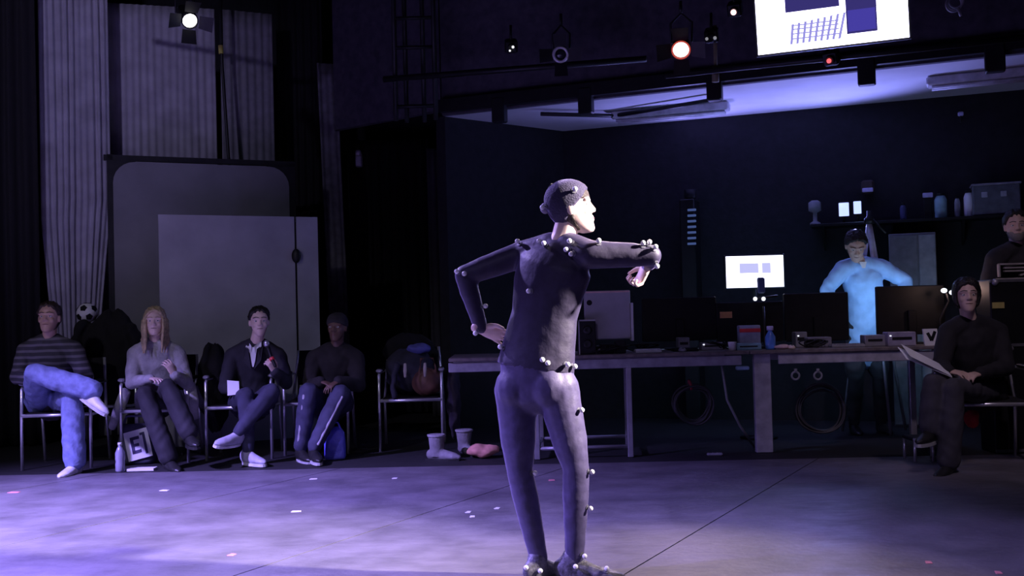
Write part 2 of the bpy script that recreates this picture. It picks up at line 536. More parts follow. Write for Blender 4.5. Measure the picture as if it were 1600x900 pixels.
# rounded board on a black stand
def lrp(a, b, t): return a + (b - a) * t
bl, br = P(180, 480, 9.75), P(455, 480, 10.45)
bdx = V(((br - bl).x, (br - bl).y, 0)); bw = bdx.length; bdx.normalize(); bnn = V((bdx.y, -bdx.x, 0))
zt = P(180, 249, 9.75).z
root = thing('projection_board', 'large grey board with rounded corners in a black frame', 'board', (lrp(bl, br, .5).x, lrp(bl, br, .5).y, 0))
o2 = V((bl.x, bl.y, 0))
def rrect(x0, x1, z0, z1, r, org, dx, n=7, rb=None):
    pts = []
    for cx, cz, a0, rr in ((x1 - r, z1 - r, 0, r), (x0 + r, z1 - r, 90, r), (x0 + (rb or r), z0 + (rb or r), 180, rb or r), (x1 - (rb or r), z0 + (rb or r), 270, rb or r)):
        for k in range(n):
            a = math.radians(a0 + 90 * k / (n - 1))
            pts.append(org + dx * (cx + rr * math.cos(a)) + V((0, 0, cz + rr * math.sin(a))))
    return pts
mb = MB(); mb.prism(rrect(0.0, bw, 0.35, zt - .02, 0.20, o2 + bnn * .02, bdx), -bnn * .03); part('panel', mb, M_BOARD, root)
mb = MB()
mb.prism([o2 + bdx * -.05 + V((0, 0, 0.0)), o2 + V((0, 0, 0.0)), o2 + V((0, 0, zt + .05)), o2 + bdx * -.05 + V((0, 0, zt + .05))], -bnn * .06)
part('frame_post', mb, M_BLKM, root)
mb = MB(); q = o2 + bdx * bw
mb.prism([q, q + bdx * .07, q + bdx * .07 + V((0, 0, zt + .02)), q + V((0, 0, zt + .02))], -bnn * .06); part('frame_post', mb, M_BLKM, root)
mb = MB(); mb.prism([o2 + bdx * -.08 + V((0, 0, zt - .005)), q + bdx * .07 + V((0, 0, zt - .005)), q + bdx * .07 + V((0, 0, zt + .045)), o2 + bdx * -.08 + V((0, 0, zt + .045))], -bnn * .06); part('frame_rail', mb, M_BLKM, root)
for k, (cx, sg) in enumerate(((0, 1), (bw, -1))):           # dark corner gussets behind the rounded corners
    mb = MB(); c = o2 + bdx * cx
    mb.prism([c + V((0, 0, zt)), c + bdx * sg * .22 + V((0, 0, zt)), c + V((0, 0, zt - .22))], -bnn * .04); part('gusset', mb, M_BLKM, root)
for cx in (.1, bw - .1):
    mb = MB(); c = o2 + bdx * cx
    mb.prism([c + bnn * .3, c - bnn * .3, c - bnn * .05 + V((0, 0, .36)), c + bnn * .05 + V((0, 0, .36))], bdx * .05); part('foot', mb, M_BLKM, root)
# plain flat with handle standing in front of it
fl, fr = P(250, 480, 9.35), P(499, 480, 10.0)
fdx = V(((fr - fl).x, (fr - fl).y, 0)); fw = fdx.length; fdx.normalize(); fnn = V((fdx.y, -fdx.x, 0))
ft = P(250, 335, 9.35).z
f0 = V((fl.x, fl.y, 0))
root = thing('scenery_flat', 'plain grey violet flat leaning before the rounded board', 'flat', (lrp(fl, fr, .5).x, lrp(fl, fr, .5).y, 0))
mb = MB(); mb.prism([f0, f0 + fdx * (fw * .845), f0 + fdx * (fw * .845) + V((0, 0, ft)), f0 + V((0, 0, ft))], -fnn * .04); part('panel', mb, M_FLAT, root)
mb = MB(); mb.prism([f0 + fdx * (fw * .86), f0 + fdx * fw, f0 + fdx * fw + V((0, 0, ft)), f0 + fdx * (fw * .86) + V((0, 0, ft))], -fnn * .04); part('edge_panel', mb, M_FLAT, root)
mb = MB(); mb.prism([f0 + fdx * (fw * .83) - fnn * .02, f0 + fdx * (fw * .88) - fnn * .02, f0 + fdx * (fw * .88) + V((0, 0, ft - .05)) - fnn * .02, f0 + fdx * (fw * .83) + V((0, 0, ft - .05)) - fnn * .02], -fnn * .015); part('batten', mb, M_BLKM, root)
hc = f0 + fdx * (fw * .85) + V((0, 0, P(462, 400, 9.9).z))
mb = MB(); mb.ball(hc + fnn * .02, (.045, .03, .07)); part('handle', mb, M_BLKM, root, True)
for s in (.15, .7):
    mb = MB(); c = f0 + fdx * (fw * s) - fnn * .04
    mb.prism([c, c - fnn * .35, c + V((0, 0, 1.2))], fdx * .04); part('brace', mb, M_BLKM, root)

# ladder truss in the upper corner
tl = thing('truss_ladder', 'black ladder truss climbing the upper wall', 'truss', P(650, 188, 9.6)[:])
zt0, zt1 = P(650, 188, 9.6).z, ZT - .02
for px in (619, 634, 662, 681):
    a = P(px, 188, 9.6); mb = MB(); mb.tube([V((a.x, 9.6 + (.1 if px in (634, 662) else 0), zt0)), V((a.x, 9.6 + (.1 if px in (634, 662) else 0), zt1))], .022)
    part('rail', mb, M_BLKM, tl, True)
for k in range(9):
    z = P(650, 166 - 46 * k, 9.6).z
    mb = MB(); a, b = P(619, 100, 9.6), P(681, 100, 9.6); mb.tube([V((a.x, 9.6, z)), V((b.x, 9.6, z))], .018); part('rung', mb, M_BLKM, tl, True)
# lighting bar along the gallery fascia
mb = MB(); q0, q1 = P(600, 124, 9.6), P(1010, 92, 8.7)
mb.tube([q0, q1], .028)
single('lighting_bar', mb, M_BLKM, 'black lighting bar running from truss ladder to gallery', 'pipe', None, True)
mb = MB(); mb.tube([P(1040, 118, 8.35), P(1640, 54, 7.2)], .026)
single('lighting_bar', mb, M_BLKM, 'black lighting bar along the gallery under the hanging screen', 'pipe', None, True)

# ------------------------------------------------------------------ people
HZ = [(-.118, .020, .040, .088), (-.105, .036, .012, .096), (-.085, .048, -.022, .097), (-.06, .058, -.050, .094), (-.03, .066, -.074, .091),
      (0.0, .071, -.088, .087), (.03, .0745, -.096, .092), (.06, .073, -.094, .088), (.085, .064, -.081, .074), (.103, .047, -.060, .053), (.114, .026, -.036, .028), (.118, .008, -.014, .006)]
def hsec(z):
    for i in range(len(HZ) - 1):
        if HZ[i][0] <= z <= HZ[i + 1][0]:
            t = (z - HZ[i][0]) / (HZ[i + 1][0] - HZ[i][0])
            return [HZ[i][k] + t * (HZ[i + 1][k] - HZ[i][k]) for k in (1, 2, 3)]
    e = HZ[0] if z < HZ[0][0] else HZ[-1]
    return list(e[1:])
class Head:
    def __init__(s, c, f, up, k=1.0):
        s.c = V(c); s.f = V(f).normalized(); u = V(up); s.u = (u - s.f * u.dot(s.f)).normalized(); s.r = s.f.cross(s.u); s.k = k
    def p(s, x, y, z): return s.c + (s.r * x + s.f * y + s.u * z) * s.k
    def surf(s, a, z):
        hw, yb, yf = hsec(z); yc = (yb + yf) / 2; ry = (yf - yb) / 2
        return V((hw * math.sin(a), yc + ry * math.cos(a), z))
    def build(s, mb, n=22, ears=True):
        vs = []
        for z, hw, yb, yf in HZ:
            for i in range(n):
                q = s.surf(2 * math.pi * i / n, z); vs.append(s.p(*q))
        R = len(HZ); fs = [tuple(range(n)), tuple(range((R - 1) * n, R * n))]
        for i in range(R - 1):
            for k in range(n): fs.append((i * n + k, i * n + (k + 1) % n, (i + 1) * n + (k + 1) % n, (i + 1) * n + k))
        mb.add(vs, fs)
        k = s.k; ax = (s.r, s.f, s.u)
        mb.loft([s.p(0, .083, .022), s.p(0, .094, .0), s.p(0, .105, -.022)], [.008 * k, .009 * k, .012 * k], [.009 * k, .010 * k, .011 * k], s.r, 10)
        for e in (-1, 1):
            mb.ball(s.p(e * .012, .096, -.026), .0095 * k, 8, 6)
            mb.ball(s.p(e * .037, .060, -.026), .022 * k, 10, 8)
            if ears: mb.ball(s.p(e * .077, -.006, -.006), (.009 * k, .019 * k, .031 * k), 10, 8, ax)
            mb.tube([s.p(e * .053, .070, .026), s.p(e * .03, .083, .031), s.p(e * .008, .089, .025)], .009 * k, 8, True)
        mb.tube([s.p(-.024, .083, -.054), s.p(0, .096, -.050), s.p(.024, .083, -.054)], .0065 * k, 8, True)
        mb.tube([s.p(-.021, .082, -.063), s.p(0, .095, -.065), s.p(.021, .082, -.063)], .0075 * k, 8, True)
        mb.ball(s.p(0, .078, -.098), .021 * k, 10, 8)
    def shell(s, zlim, th, noise=0.0, n=32, m=14, seed=0, th0=None):
        """closed cap over the skull: zlim(azimuth) gives its lower border, azimuth 0 = face"""
        mb = MB(); rnd = random.Random(seed)
        out, inn = [], []
        for j in range(m + 1):
            t = j / m
            for i in range(n):
                a = 2 * math.pi * i / n
                zl = zlim(min(a, 2 * math.pi - a)); z = .1165 + (zl - .1165) * (t ** 1.6)
                q = s.surf(a, z); d = (q - V((0, -.005, .0))).normalized()
                h = th * (1 if th0 is None else (th0 + (1 - th0) * math.sin(math.pi * min(1, t * .9 + .1))))
                if noise: h += noise * (math.sin(a * 9 + t * 7 + seed) * .5 + rnd.uniform(-.5, .5))
                if j == m: h *= .55
                out.append(s.p(*(q + d * h))); inn.append(s.p(*(q - d * .004)))
        o = len(out); fs = []
        for j in range(m):
            for i in range(n):
                a, b = j * n + i, j * n + (i + 1) % n
                fs.append((a, b, b + n, a + n)); fs.append((o + a, o + a + n, o + b + n, o + b))
        for i in range(n):
            a, b = m * n + i, m * n + (i + 1) % n; fs.append((a, b, o + b, o + a))
        fs.append(tuple(range(n))); fs.append(tuple(o + i for i in range(n - 1, -1, -1)))
        mb.add(out + inn, fs)
        return mb

def hand(mb, w, d, n, side, curl=25, k=1.0, spread=4, thumb=0.7):
    w = V(w); d = V(d).normalized(); n = V(n); n = (n - d * n.dot(d)).normalized()
    t = d.cross(n) * side
    mb.loft([w - d * .03 * k, w + d * .005 * k, w + d * .035 * k, w + d * .07 * k, w + d * .09 * k], [.026 * k, .027 * k, .036 * k, .040 * k, .039 * k], [.019 * k, .018 * k, .016 * k, .014 * k, .012 * k], t, 12)
    for i, (o, L) in enumerate(((.034, .072), (.0115, .080), (-.0115, .075), (-.034, .060))):
        p = w + d * .083 * k + t * o * k
        a = math.radians(curl * .6); sp = math.radians((1.5 - i) * spread)
        dd = (d * math.cos(sp) + t * math.sin(sp))
        pts = [p]
        for f in (.45, .30, .25):
            p = p + (dd * math.cos(a) + n * math.sin(a)) * L * f * k; pts.append(p); a += math.radians(curl)
        mb.loft(pts, [.0085 * k, .0082 * k, .0076 * k, .007 * k], [.0085 * k, .0082 * k, .0076 * k, .007 * k], t, 8)
    b = w + d * .02 * k + t * .028 * k
    e = (d * .75 + t * thumb + n * .35).normalized(); g = (d * .9 + t * thumb * .35 + n * .5).normalized()
    mb.loft([b, b + e * .042 * k, b + e * .042 * k + g * .032 * k], [.013 * k, .011 * k, .008 * k], [.013 * k, .011 * k, .008 * k], n, 8)

def lerp(a, b, t): return V(a) * (1 - t) + V(b) * t
def limb(mb, A, B, C, r, grow, upto=1.0, side=V((1, 0, 0)), n=14, sag=0.0):
    """A joint, B middle joint, C end joint; r = radii (root, mid, joint, belly, end)"""
    C2 = lerp(B, C, upto)
    R = [x + grow for x in r]
    mb.loft([A, lerp(A, B, .35), lerp(A, B, .7), B], [R[0], (R[0] + R[1]) / 2, R[1], R[2]], [R[0], (R[0] + R[1]) / 2, R[1], R[2]], side, n)
    mb.ball(B, R[2] * 1.02, 14, 10)
    ts = [t for t in (0, .12, .3, .65) if t < upto - .04] + [upto]
    def rad(t):
        return R[2] + (R[3] - R[2]) * t / .3 if t < .3 else R[3] + (R[4] - R[3]) * (t - .3) / .7
    rr = [rad(t) for t in ts]
    mb.loft([lerp(B, C, t) for t in ts], rr, rr, side, n)
def torso(mb, J, k, grow, top=True, low=True, depth=1.0, hem=None, wid=1.0, crotch=True):
    lh = (J['hipL'] - J['hipR']).normalized(); ls = (J['shL'] - J['shR']).normalized()
    pe, ch, ne = J['pelvis'], J['chest'], J['neck']
    base = pe + (pe - ch).normalized() * (.09 * k if hem is None else hem)
    sec = [(base, .135, .10, 0), (pe, .160, .115, 0), (lerp(pe, ch, .35), .148, .108, .25), (lerp(pe, ch, .65), .138, .102, .5), (ch, .158, .112, .8), (lerp(ch, ne, .45), .168, .108, 1), (lerp(ch, ne, .68), .138, .084, 1), (lerp(ch, ne, .80), .078, .064, 1)]
    if not top: sec = sec[:4]
    if not low: sec = sec[1:] if hem is None else sec
    cs = [s[0] for s in sec]
    mb.loft(cs, [s[1] * k * wid + grow for s in sec], [s[2] * k * depth + grow for s in sec], [lerp(lh, ls, s[3]).normalized() for s in sec], 20)
def shoe(J, s, root, m, msole, size=1.0, name='shoe', lace=None):
    a, t, u = J['an' + s], J['toe' + s], J.get('shoeup' + s, V((0, 0, 1)))
    f = (t - a); f = f - u * f.dot(u); f.normalize(); r = f.cross(u)
    A = a - u * .055 * size
    def pt(x, z): return A + f * x * size + u * z * size
    mb = MB()
    sec = [(-.065, .028, .0, .05), (-.05, .034, .005, .058), (-.01, .037, .012, .062), (.05, .042, -.004, .045), (.10, .047, -.012, .034), (.15, .044, -.018, .027), (.19, .032, -.022, .020), (.205, .018, -.024, .014)]
    mb.loft([pt(x, z) for x, w, z, h in sec], [w * size for x, w, z, h in sec], [h * size for x, w, z, h in sec], r, 14)
    mb.loft([A + u * .02 - f * .015, A + u * .06 * size - f * .012], [.042 * size, .042 * size], [.048 * size, .045 * size], r, 14)
    me = remesh(mb, .008, 2, name)
    o = mesh_part(name, me, m, root)
    mb = MB()
    out = []
    for k in range(20):
        th = 2 * math.pi * k / 20
        x = .07 + .142 * math.cos(th); w = (.041 + .007 * math.cos(th)) * math.copysign(abs(math.sin(th)) ** .75, math.sin(th))
        out.append(A + f * x * size + r * w * size - u * .058 * size)
    mb.prism(out, u * .022 * size)
    part('sole', mb, msole, o)
    return o

SKIN = {}
def skin(nm, c): return mat(nm, c, .5, var=.08, scale=18)
def person(label, J, spec):
    J = {k: (V(v) if not isinstance(v, Vector) else v) for k, v in J.items()}
    k = spec.get('k', 1.0)
    base = spec.get('base') or J['pelvis']
    root = thing('person', label, 'person', (base.x, base.y, 0))
    hd = Head(J['head'], spec['face'], spec.get('up', (0, 0, 1)), spec.get('hk', k))
    # body, one continuous skin surface
    mb = MB(); torso(mb, J, k, -.012, crotch=True)
    hd.build(mb, ears=spec.get('ears', True))
    nb = lerp(J['neck'], J['chest'], .12)
    mb.loft([nb, lerp(nb, hd.p(0, -.018, -.07), .5), hd.p(0, -.016, -.055)], [.062 * k, .054 * k, .052 * k], [.062 * k, .054 * k, .054 * k], hd.r, 14)
    lk = spec.get('legk', 1.0) * k; LEG = (.088 * k, .074 * lk, .054 * lk, .055 * lk, .036 * lk); ARM = (.056 * k, .047 * k, .039 * k, .039 * k, .025 * k)
    for s in 'LR':
        limb(mb, J['hip' + s], J['kn' + s], J['an' + s], LEG, -.010)
        mb.loft([J['an' + s] - J.get('shoeup' + s, V((0, 0, 1))) * .03, lerp(J['an' + s], J['toe' + s], .3) - J.get('shoeup' + s, V((0, 0, 1))) * .04], .016, .016)
        limb(mb, J['sh' + s], J['el' + s], J['wr' + s], ARM, -.006 if spec.get('sleeve', 1) > .6 else 0)
        mb.loft([lerp(J['neck'], J['sh' + s], .25), J['sh' + s]], [.05 * k, .052 * k], [.05 * k, .052 * k])
        h = spec.get('hand' + s)
        d = J['wr' + s] - J['el' + s]
        if h is None: h = {}
        hand(mb, J['wr' + s], h.get('d', d), h.get('n', V((0, 0, -1))), 1 if s == 'R' else -1, h.get('curl', 25), k, h.get('spread', 4))
    body = mesh_part('body', remesh(mb, spec.get('voxel', .0062), 2, 'body'), spec['skin'], root)
    body['label'] = 'skin of the face, neck and hands'
    # clothing
    g = spec.get('grow', .010); sl = spec.get('sleeve', 1.0)
    mb = MB(); torso(mb, J, k, g, low=False, hem=spec.get('hem'), depth=spec.get('depth', 1.0), wid=spec.get('wid', 1.0))
    for s in 'LR':
        limb(mb, J['sh' + s], J['el' + s], J['wr' + s], ARM, g, sl * .97)
        mb.loft([lerp(J['neck'], J['sh' + s], .2), J['sh' + s]], [.052 * k + g, .056 * k + g], [.052 * k + g, .056 * k + g])
    me = remesh(mb, spec.get('cvoxel', .010), spec.get('csmooth', 3), 'top')
    if spec.get('fold'): wrinkle(me, spec['fold'], 46, 1.0 + len(label))
    top = mesh_part(spec.get('topname', 'jumper'), me, spec['top'], root)
    g2 = spec.get('lgrow', .012)
    mb = MB(); torso(mb, J, k, g2 - .004, top=False)
    for s in 'LR':
        L2 = list(LEG)
        if spec.get('wide'): L2[3] += .012; L2[4] += .030
        limb(mb, J['hip' + s], J['kn' + s], J['an' + s], L2, g2, spec.get('leglen', .97))
        mb.ball(J['hip' + s], spec.get('hipr', .098) * k + g2)
        if spec.get('glute'): mb.ball(J['hip' + s] + spec['glute'] + (J['pelvis'] - J['hip' + s]) * .15, (.084, .085, .10))
    me = remesh(mb, spec.get('cvoxel', .010), spec.get('csmooth', 3), 'trousers')
    if spec.get('lfold', spec.get('fold')): wrinkle(me, spec.get('lfold', spec.get('fold')), 50, 2.0 + len(label))
    leg = mesh_part('trousers', me, spec['legs'], root)
    for s in 'LR':
        shoe(J, s, root, spec['shoe'], spec['sole'], spec.get('shoesize', 1.0))
    # face: eyes and brows
    for e in (-1, 1):
        mb = MB(); mb.ball(hd.p(e * .031, .0745, .006), (.0125 * hd.k, .0105 * hd.k, .008 * hd.k), 10, 8, (hd.r, hd.f, hd.u))
        ey = part('eye', mb, mat('eye_white', (.7, .7, .7), .3, var=.02), root, True)
        mb = MB(); mb.ball(hd.p(e * .031, .0835, .006), (.005 * hd.k, .003 * hd.k, .005 * hd.k), 8, 6, (hd.r, hd.f, hd.u))
        part('iris', mb, mat('iris_dark', (.02, .015, .01), .2), ey, True)
        if spec.get('brow'):
            mb = MB(); mb.tube([hd.p(e * .052, .078, .030), hd.p(e * .032, .0915, .037), hd.p(e * .012, .096, .033)], .0028 * hd.k, 6, True)
            part('eyebrow', mb, spec['brow'], root, True)
    mb = MB(); mb.tube([hd.p(-.022, .0875, -.058), hd.p(0, .1005, -.0575), hd.p(.022, .0875, -.058)], .003 * hd.k, 6, True)
    part('mouth', mb, mat('mouth_dark', (.16, .05, .05), .5), root, True)
    return root, hd, body, top, leg

def short_hair(hd, root, m, front=.088, side=.0, back=-.085, th=.015, noise=.009, seed=1, name='hair', bob=False):
    def zl(a):
        j = .006 * math.sin(a * 13 + seed) + .004 * math.sin(a * 29 + seed)
        return zl0(a) + (j if not bob else j * .4)
    def zl0(a):
        a = a / math.pi
        if bob:
            if a < .36: return front + (.02 - front) * (a / .36) ** 2
            return .02 + (back - .02) * min(1, (a - .36) / .12)
        if a < .34: return front + (side + .045 - front) * (a / .34) ** 2
        if a < .43: return side + .045 - .04 * (a - .34) / .09
        if a < .58: return side + .005 + .02 * math.sin((a - .43) / .15 * math.pi)
        return side + .005 + (back - side - .005) * min(1, (a - .58) / .12)
    return part(name, hd.shell(zl, th, noise, 40, 14, seed), m, root, True)

M_SK1 = skin('skin_fair', (.62, .43, .36)); M_SK2 = skin('skin_dark', (.14, .080, .055)); M_SK3 = skin('skin_pale', (.78, .58, .50)); M_SK4 = skin('skin_tan', (.52, .33, .25))
M_HBLK = mat('hair_black', (.012, .010, .010), .45, bump=.5, bscale=90); M_HBR = mat('hair_brown', (.035, .022, .016), .5, bump=.5, bscale=90); M_HBL = mat('hair_blonde', (.52, .40, .24), .45, bump=.5, bscale=90, var=.35, scale=30)
M_JEAN = mat('blue_jeans', (.20, .24, .46), .8, var=.25, scale=18, bump=.2); M_DTROU = mat('black_trousers', (.022, .021, .028), .8)
M_GTROU = mat('dark_grey_trousers', (.055, .053, .065), .85); M_DJEAN = mat('dark_jeans', (.05, .05, .10), .8)
M_WSHOE = mat('white_trainer', (.74, .74, .76), .5); M_BSHOE = mat('black_shoe', (.02, .02, .02), .4); M_RUB = mat('grey_rubber', (.5, .5, .52), .6)

# ---- the performer, seen from behind
D = 4.44
def Q(px, py, dy=0.0): return P(px, py, D + dy)
M_LYC = mat('black_lycra_top', (.028, .022, .052), .58, var=.2, scale=30, sheen=.45, bump=.12, bscale=35)  # black suit; violet cast put into its colours, edge glow into the sheen
M_LYC2 = mat('black_lycra_tights', (.070, .058, .130), .55, var=.2, scale=30, sheen=.5, bump=.12, bscale=30)
J = dict(pelvis=Q(836, 578, .02), chest=Q(858, 445, .02), neck=Q(878, 378, .0), head=Q(890, 326, .0),
         shL=Q(815, 398, .13), shR=Q(922, 398, -.11), elL=Q(726, 430, .12), wrL=Q(752, 514, .14),
         elR=Q(1017, 399, -.12), wrR=Q(1012, 414, .13),
         hipL=Q(806, 606, .05), hipR=Q(870, 604, -.03), knL=Q(812, 735, .04), anL=Q(842, 873, .06),
         knR=Q(900, 732, -.03), anR=Q(898, 872, .04), toeL=Q(872, 894, .15), toeR=Q(948, 893, .02))
perf, hd, body, top, leg = person('performer in black motion capture suit and cap standing at centre, seen from behind', J,
    dict(k=1.0, hk=.98, face=(.99, .04, .13), up=(-.12, 0, 1), skin=M_SK3, top=M_LYC, legs=M_LYC2, topname='suit_top', shoe=mat('grey_trainer', (.13, .125, .16), .5, bump=.3, var=.6, scale=40), sole=M_RUB,
         grow=.006, lgrow=.008, hem=-.02, voxel=.005, cvoxel=.008, fold=.0009, lfold=.0012, leglen=.99, wid=1.08, csmooth=9, legk=.92, hipr=.086, glute=V((-.015, -.030, -.01)), depth=1.0,
         handL=dict(d=(.80, .35, -.30), n=(.2, -.7, -.7), curl=20), handR=dict(d=(-.38, .15, -.70), n=(-.75, -.35, .3), curl=74, spread=4), base=Q(868, 900, .03)))
# knitted cap, dark hair at the nape
M_CAP = mat('black_knit_cap', (.035, .028, .070), .75, sheen=.4, bump=.4, bscale=140)
def capz(a): a /= math.pi; return .066 if a < .18 else (.066 - .074 * (a - .18) / .32 if a < .5 else -.008 - .068 * min(1, (a - .5) / .3))
cap = part('cap', hd.shell(capz, .014, 0, 40, 16), M_CAP, perf, True)
def napez(a): a /= math.pi; return .03 if a < .42 else .03 - .13 * min(1, (a - .42) / .2)
part('hair', hd.shell(napez, .006, .002, 36, 14, 3), M_HBR, perf, True)
mb = MB(); mb.ball(hd.p(-.02, -.105, .02), (.022, .022, .025), 12, 8); part('cap_bobble', mb, mat('grey_foam', (.30, .28, .36), .8), perf, True)
# reflective markers, put where the camera sees them on the suit
bpy.context.view_layer.update()
def bvh(objs):
    vs, fs = [], []
    for o in objs:
        w = worldloc(o); b = len(vs)
        vs += [v.co + w for v in o.data.vertices]; fs += [tuple(b + i for i in p.vertices) for p in o.data.polygons]
    return BVHTree.FromPolygons(vs, fs)
tree = bvh([body, top, leg, cap] + [c for c in perf.children if c.name.startswith('shoe')])
M_MARK = mat('reflective_marker', (.95, .95, .95), .3, var=.02)
M_MBASE = mat('marker_base', (.10, .10, .12), .6)
def marker(px, py, r=.011):
    d = ray(px, py).normalized(); o = V((0, 0, H))
    hit = tree.ray_cast(o, d)
    if hit[0] is None:
        q = tree.find_nearest(Q(px, py, .0)); c, n = q[0], q[1]
    else: c, n = hit[0], hit[1]
    if n.dot(d) > 0: n = -n
    mb = MB(); mb.lathe(c - n * .003, [(.013, 0), (.013, .005), (.004, .006), (.004, .012)], 10, n)
    b = part('marker_base', mb, M_MBASE, perf)
    mb = MB(); mb.ball(c + n * (.010 + r * .7), r, 10, 8); part('marker', mb, M_MARK, b, True)
for m_ in ((857, 288), (897, 298), (853, 322), (812, 381), (846, 379), (853, 384), (889, 390), (897, 396), (893, 379), (935, 381), (1004, 385), (1014, 384), (1022, 389), (1024, 411), (717, 426), (726, 428), (746, 517),
           (830, 455), (753, 479), (778, 541), (848, 562), (856, 567), (884, 569), (893, 572), (904, 641), (919, 737), (837, 739), (917, 793), (909, 867), (947, 893), (823, 888), (841, 891), (898, 884)):
    marker(*m_)

# ---- seated man in a striped jumper, ankle on knee
def X(px, py, Y): return P(px, py, Y)
M_STR = stripe_mat('striped_knit', (.045, .042, .055), (.15, .14, .17), 6.5)
J = dict(pelvis=X(80, 618, 8.40), chest=X(80, 568, 8.33), neck=X(77, 531, 8.30), head=X(77, 497, 8.26),
         shR=X(42, 548, 8.28), shL=X(116, 548, 8.32), elR=X(28, 590, 8.22), elL=X(134, 590, 8.2), wrR=X(52, 590, 8.02), wrL=X(118, 592, 7.98),
         hipR=X(62, 626, 8.36), hipL=X(98, 626, 8.36), knR=X(54, 583, 7.92), anR=X(146, 610, 7.84), toeR=X(172, 634, 7.78),
         knL=X(112, 618, 7.96), anL=X(117, 722, 7.92), toeL=X(98, 740, 7.76), shoeupR=V((.5, 0, .85)))
r, hd, *_ = person('seated man in dark striped jumper and jeans, ankle crossed on knee', J,
    dict(k=1.02, face=(.10, -.98, .10), skin=M_SK4, top=M_STR, legs=M_JEAN, shoe=M_WSHOE, sole=M_RUB, grow=.020, lgrow=.018, wide=True, fold=.004, hem=.08, brow=M_HBR, depth=1.1,
         handR=dict(d=(.5, -.6, .1), n=(0, 0, -1)), handL=dict(d=(.3, -.8, -.2), n=(0, -.2, -1))))
short_hair(hd, r, M_HBR, seed=2)
# ---- blonde woman
M_CARD = mat('light_grey_cardigan', (.42, .41, .43), .9, bump=.3, bscale=60)
J = dict(pelvis=X(246, 620, 8.52), chest=X(246, 568, 8.48), neck=X(243, 534, 8.45), head=X(242, 503, 8.40),
         shR=X(212, 553, 8.44), shL=X(277, 553, 8.46), elR=X(206, 598, 8.36), elL=X(292, 598, 8.38), wrR=X(236, 592, 8.16), wrL=X(272, 586, 8.2),
         hipR=X(230, 628, 8.48), hipL=X(262, 628, 8.48), knR=X(226, 615, 8.06), anR=X(264, 716, 8.02), toeR=X(276, 734, 7.9),
         knL=X(262, 604, 8.04), anL=X(296, 676, 7.98), toeL=X(304, 696, 7.86))
r, hd, body, top, leg = person('seated woman with long blonde hair and pale grey cardigan, legs crossed', J,
    dict(k=.95, face=(.22, -.95, .05), skin=M_SK3, top=M_CARD, topname='cardigan', legs=M_DTROU, shoe=M_BSHOE, sole=M_BSHOE, grow=.016, fold=.003, hem=.07, wide=True, brow=M_HBL,
         handR=dict(d=(.6, -.5, .0), n=(0, 0, -1)), handL=dict(d=(-.3, -.2, .8), n=(-.7, .4, 0), curl=30)))
short_hair(hd, r, M_HBL, front=.080, back=-.11, seed=3, th=.018, bob=True)
for i in range(16):                       # long locks falling over the shoulders
    s = -1 if i % 2 else 1; t = (i // 2) / 7
    x = s * (.058 + .022 * math.sin(t * 3)); y = .045 - .11 * t
    e = s * (.060 + .035 * t)
    mb = MB(); mb.loft([hd.p(x * .75, y * .8, .07), hd.p(x * 1.25, y, .01), hd.p(x * 1.3, y + .005, -.07), hd.p(e * 1.15, y + .035, -.15), hd.p(e * 1.1, y + .07, -.24 - .03 * math.sin(i * 2.1))], [.014, .020, .022, .020, .006], [.010, .013, .014, .014, .005], hd.f, 8)
    part('hair_lock', mb, M_HBL, r, True)
for (a, b, c, d_) in (((296, 602, 8.42), (300, 625, 8.40), (304, 652, 8.42), .05), ((196, 612, 8.44), (186, 640, 8.46), (175, 668, 8.5), .045)):
    mb = MB(); mb.loft([X(*a), X(*b), X(*c)], [d_, d_ * 1.1, d_ * .7], [.03, .028, .02], V((1, 0, 0)), 12)
    part('coat_tail', mb, M_CARD, r, True)
# ---- man speaking into a microphone
M_SUIT = mat('dark_suit_jacket', (.024, .023, .032), .85)
J = dict(pelvis=X(392, 624, 8.62), chest=X(396, 574, 8.58), neck=X(400, 536, 8.54), head=X(405, 503, 8.48),
         shR=X(364, 557, 8.52), shL=X(434, 556, 8.58), elR=X(352, 605, 8.42), elL=X(447, 598, 8.44), wrR=X(376, 612, 8.24), wrL=X(430, 581, 8.28),
         hipR=X(376, 630, 8.58), hipL=X(410, 630, 8.58), knR=X(384, 618, 8.14), anR=X(388, 704, 8.1), toeR=X(408, 722, 8.0),
         knL=X(424, 612, 8.14), anL=X(372, 676, 8.02), toeL=X(350, 690, 7.92), shoeupL=V((.35, -.1, .9)))
r, hd, body, top, leg = person('seated man in dark jacket and white collar speaking into a microphone', J,
    dict(k=1.0, face=(.30, -.94, .02), skin=M_SK3, top=M_SUIT, topname='jacket', legs=mat('navy_trousers', (.040, .040, .075), .85), shoe=mat('pale_trainer', (.48, .47, .55), .5), sole=M_WSHOE, grow=.018, fold=.003, hem=.08, brow=M_HBLK,
         handR=dict(d=(.6, -.7, -.1), n=(0, 0, -1)), handL=dict(d=(-.25, -.35, .75), n=(-.55, .5, -.1), curl=62)))
short_hair(hd, r, M_HBLK, seed=5, th=.015, front=.088)
for e in (-1, 1):
    mb = MB(); n0 = J['neck']; mb.prism([n0 + V((e * .055, -.03, .015)), n0 + V((e * .012, -.095, -.025)), n0 + V((e * .020, -.105, -.085)), n0 + V((e * .065, -.075, -.03))], V((0, -.012, .004)))
    part('collar', mb, M_PAPER, r)
n0 = J['neck']; mb = MB(); mb.prism([n0 + V((-.035, -.085, -.03)), n0 + V((.045, -.085, -.03)), n0 + V((.015, -.150, -.19)), n0 + V((.005, -.150, -.19))], V((0, -.006, 0)))
part('shirt_front', mb, M_PAPER, r)
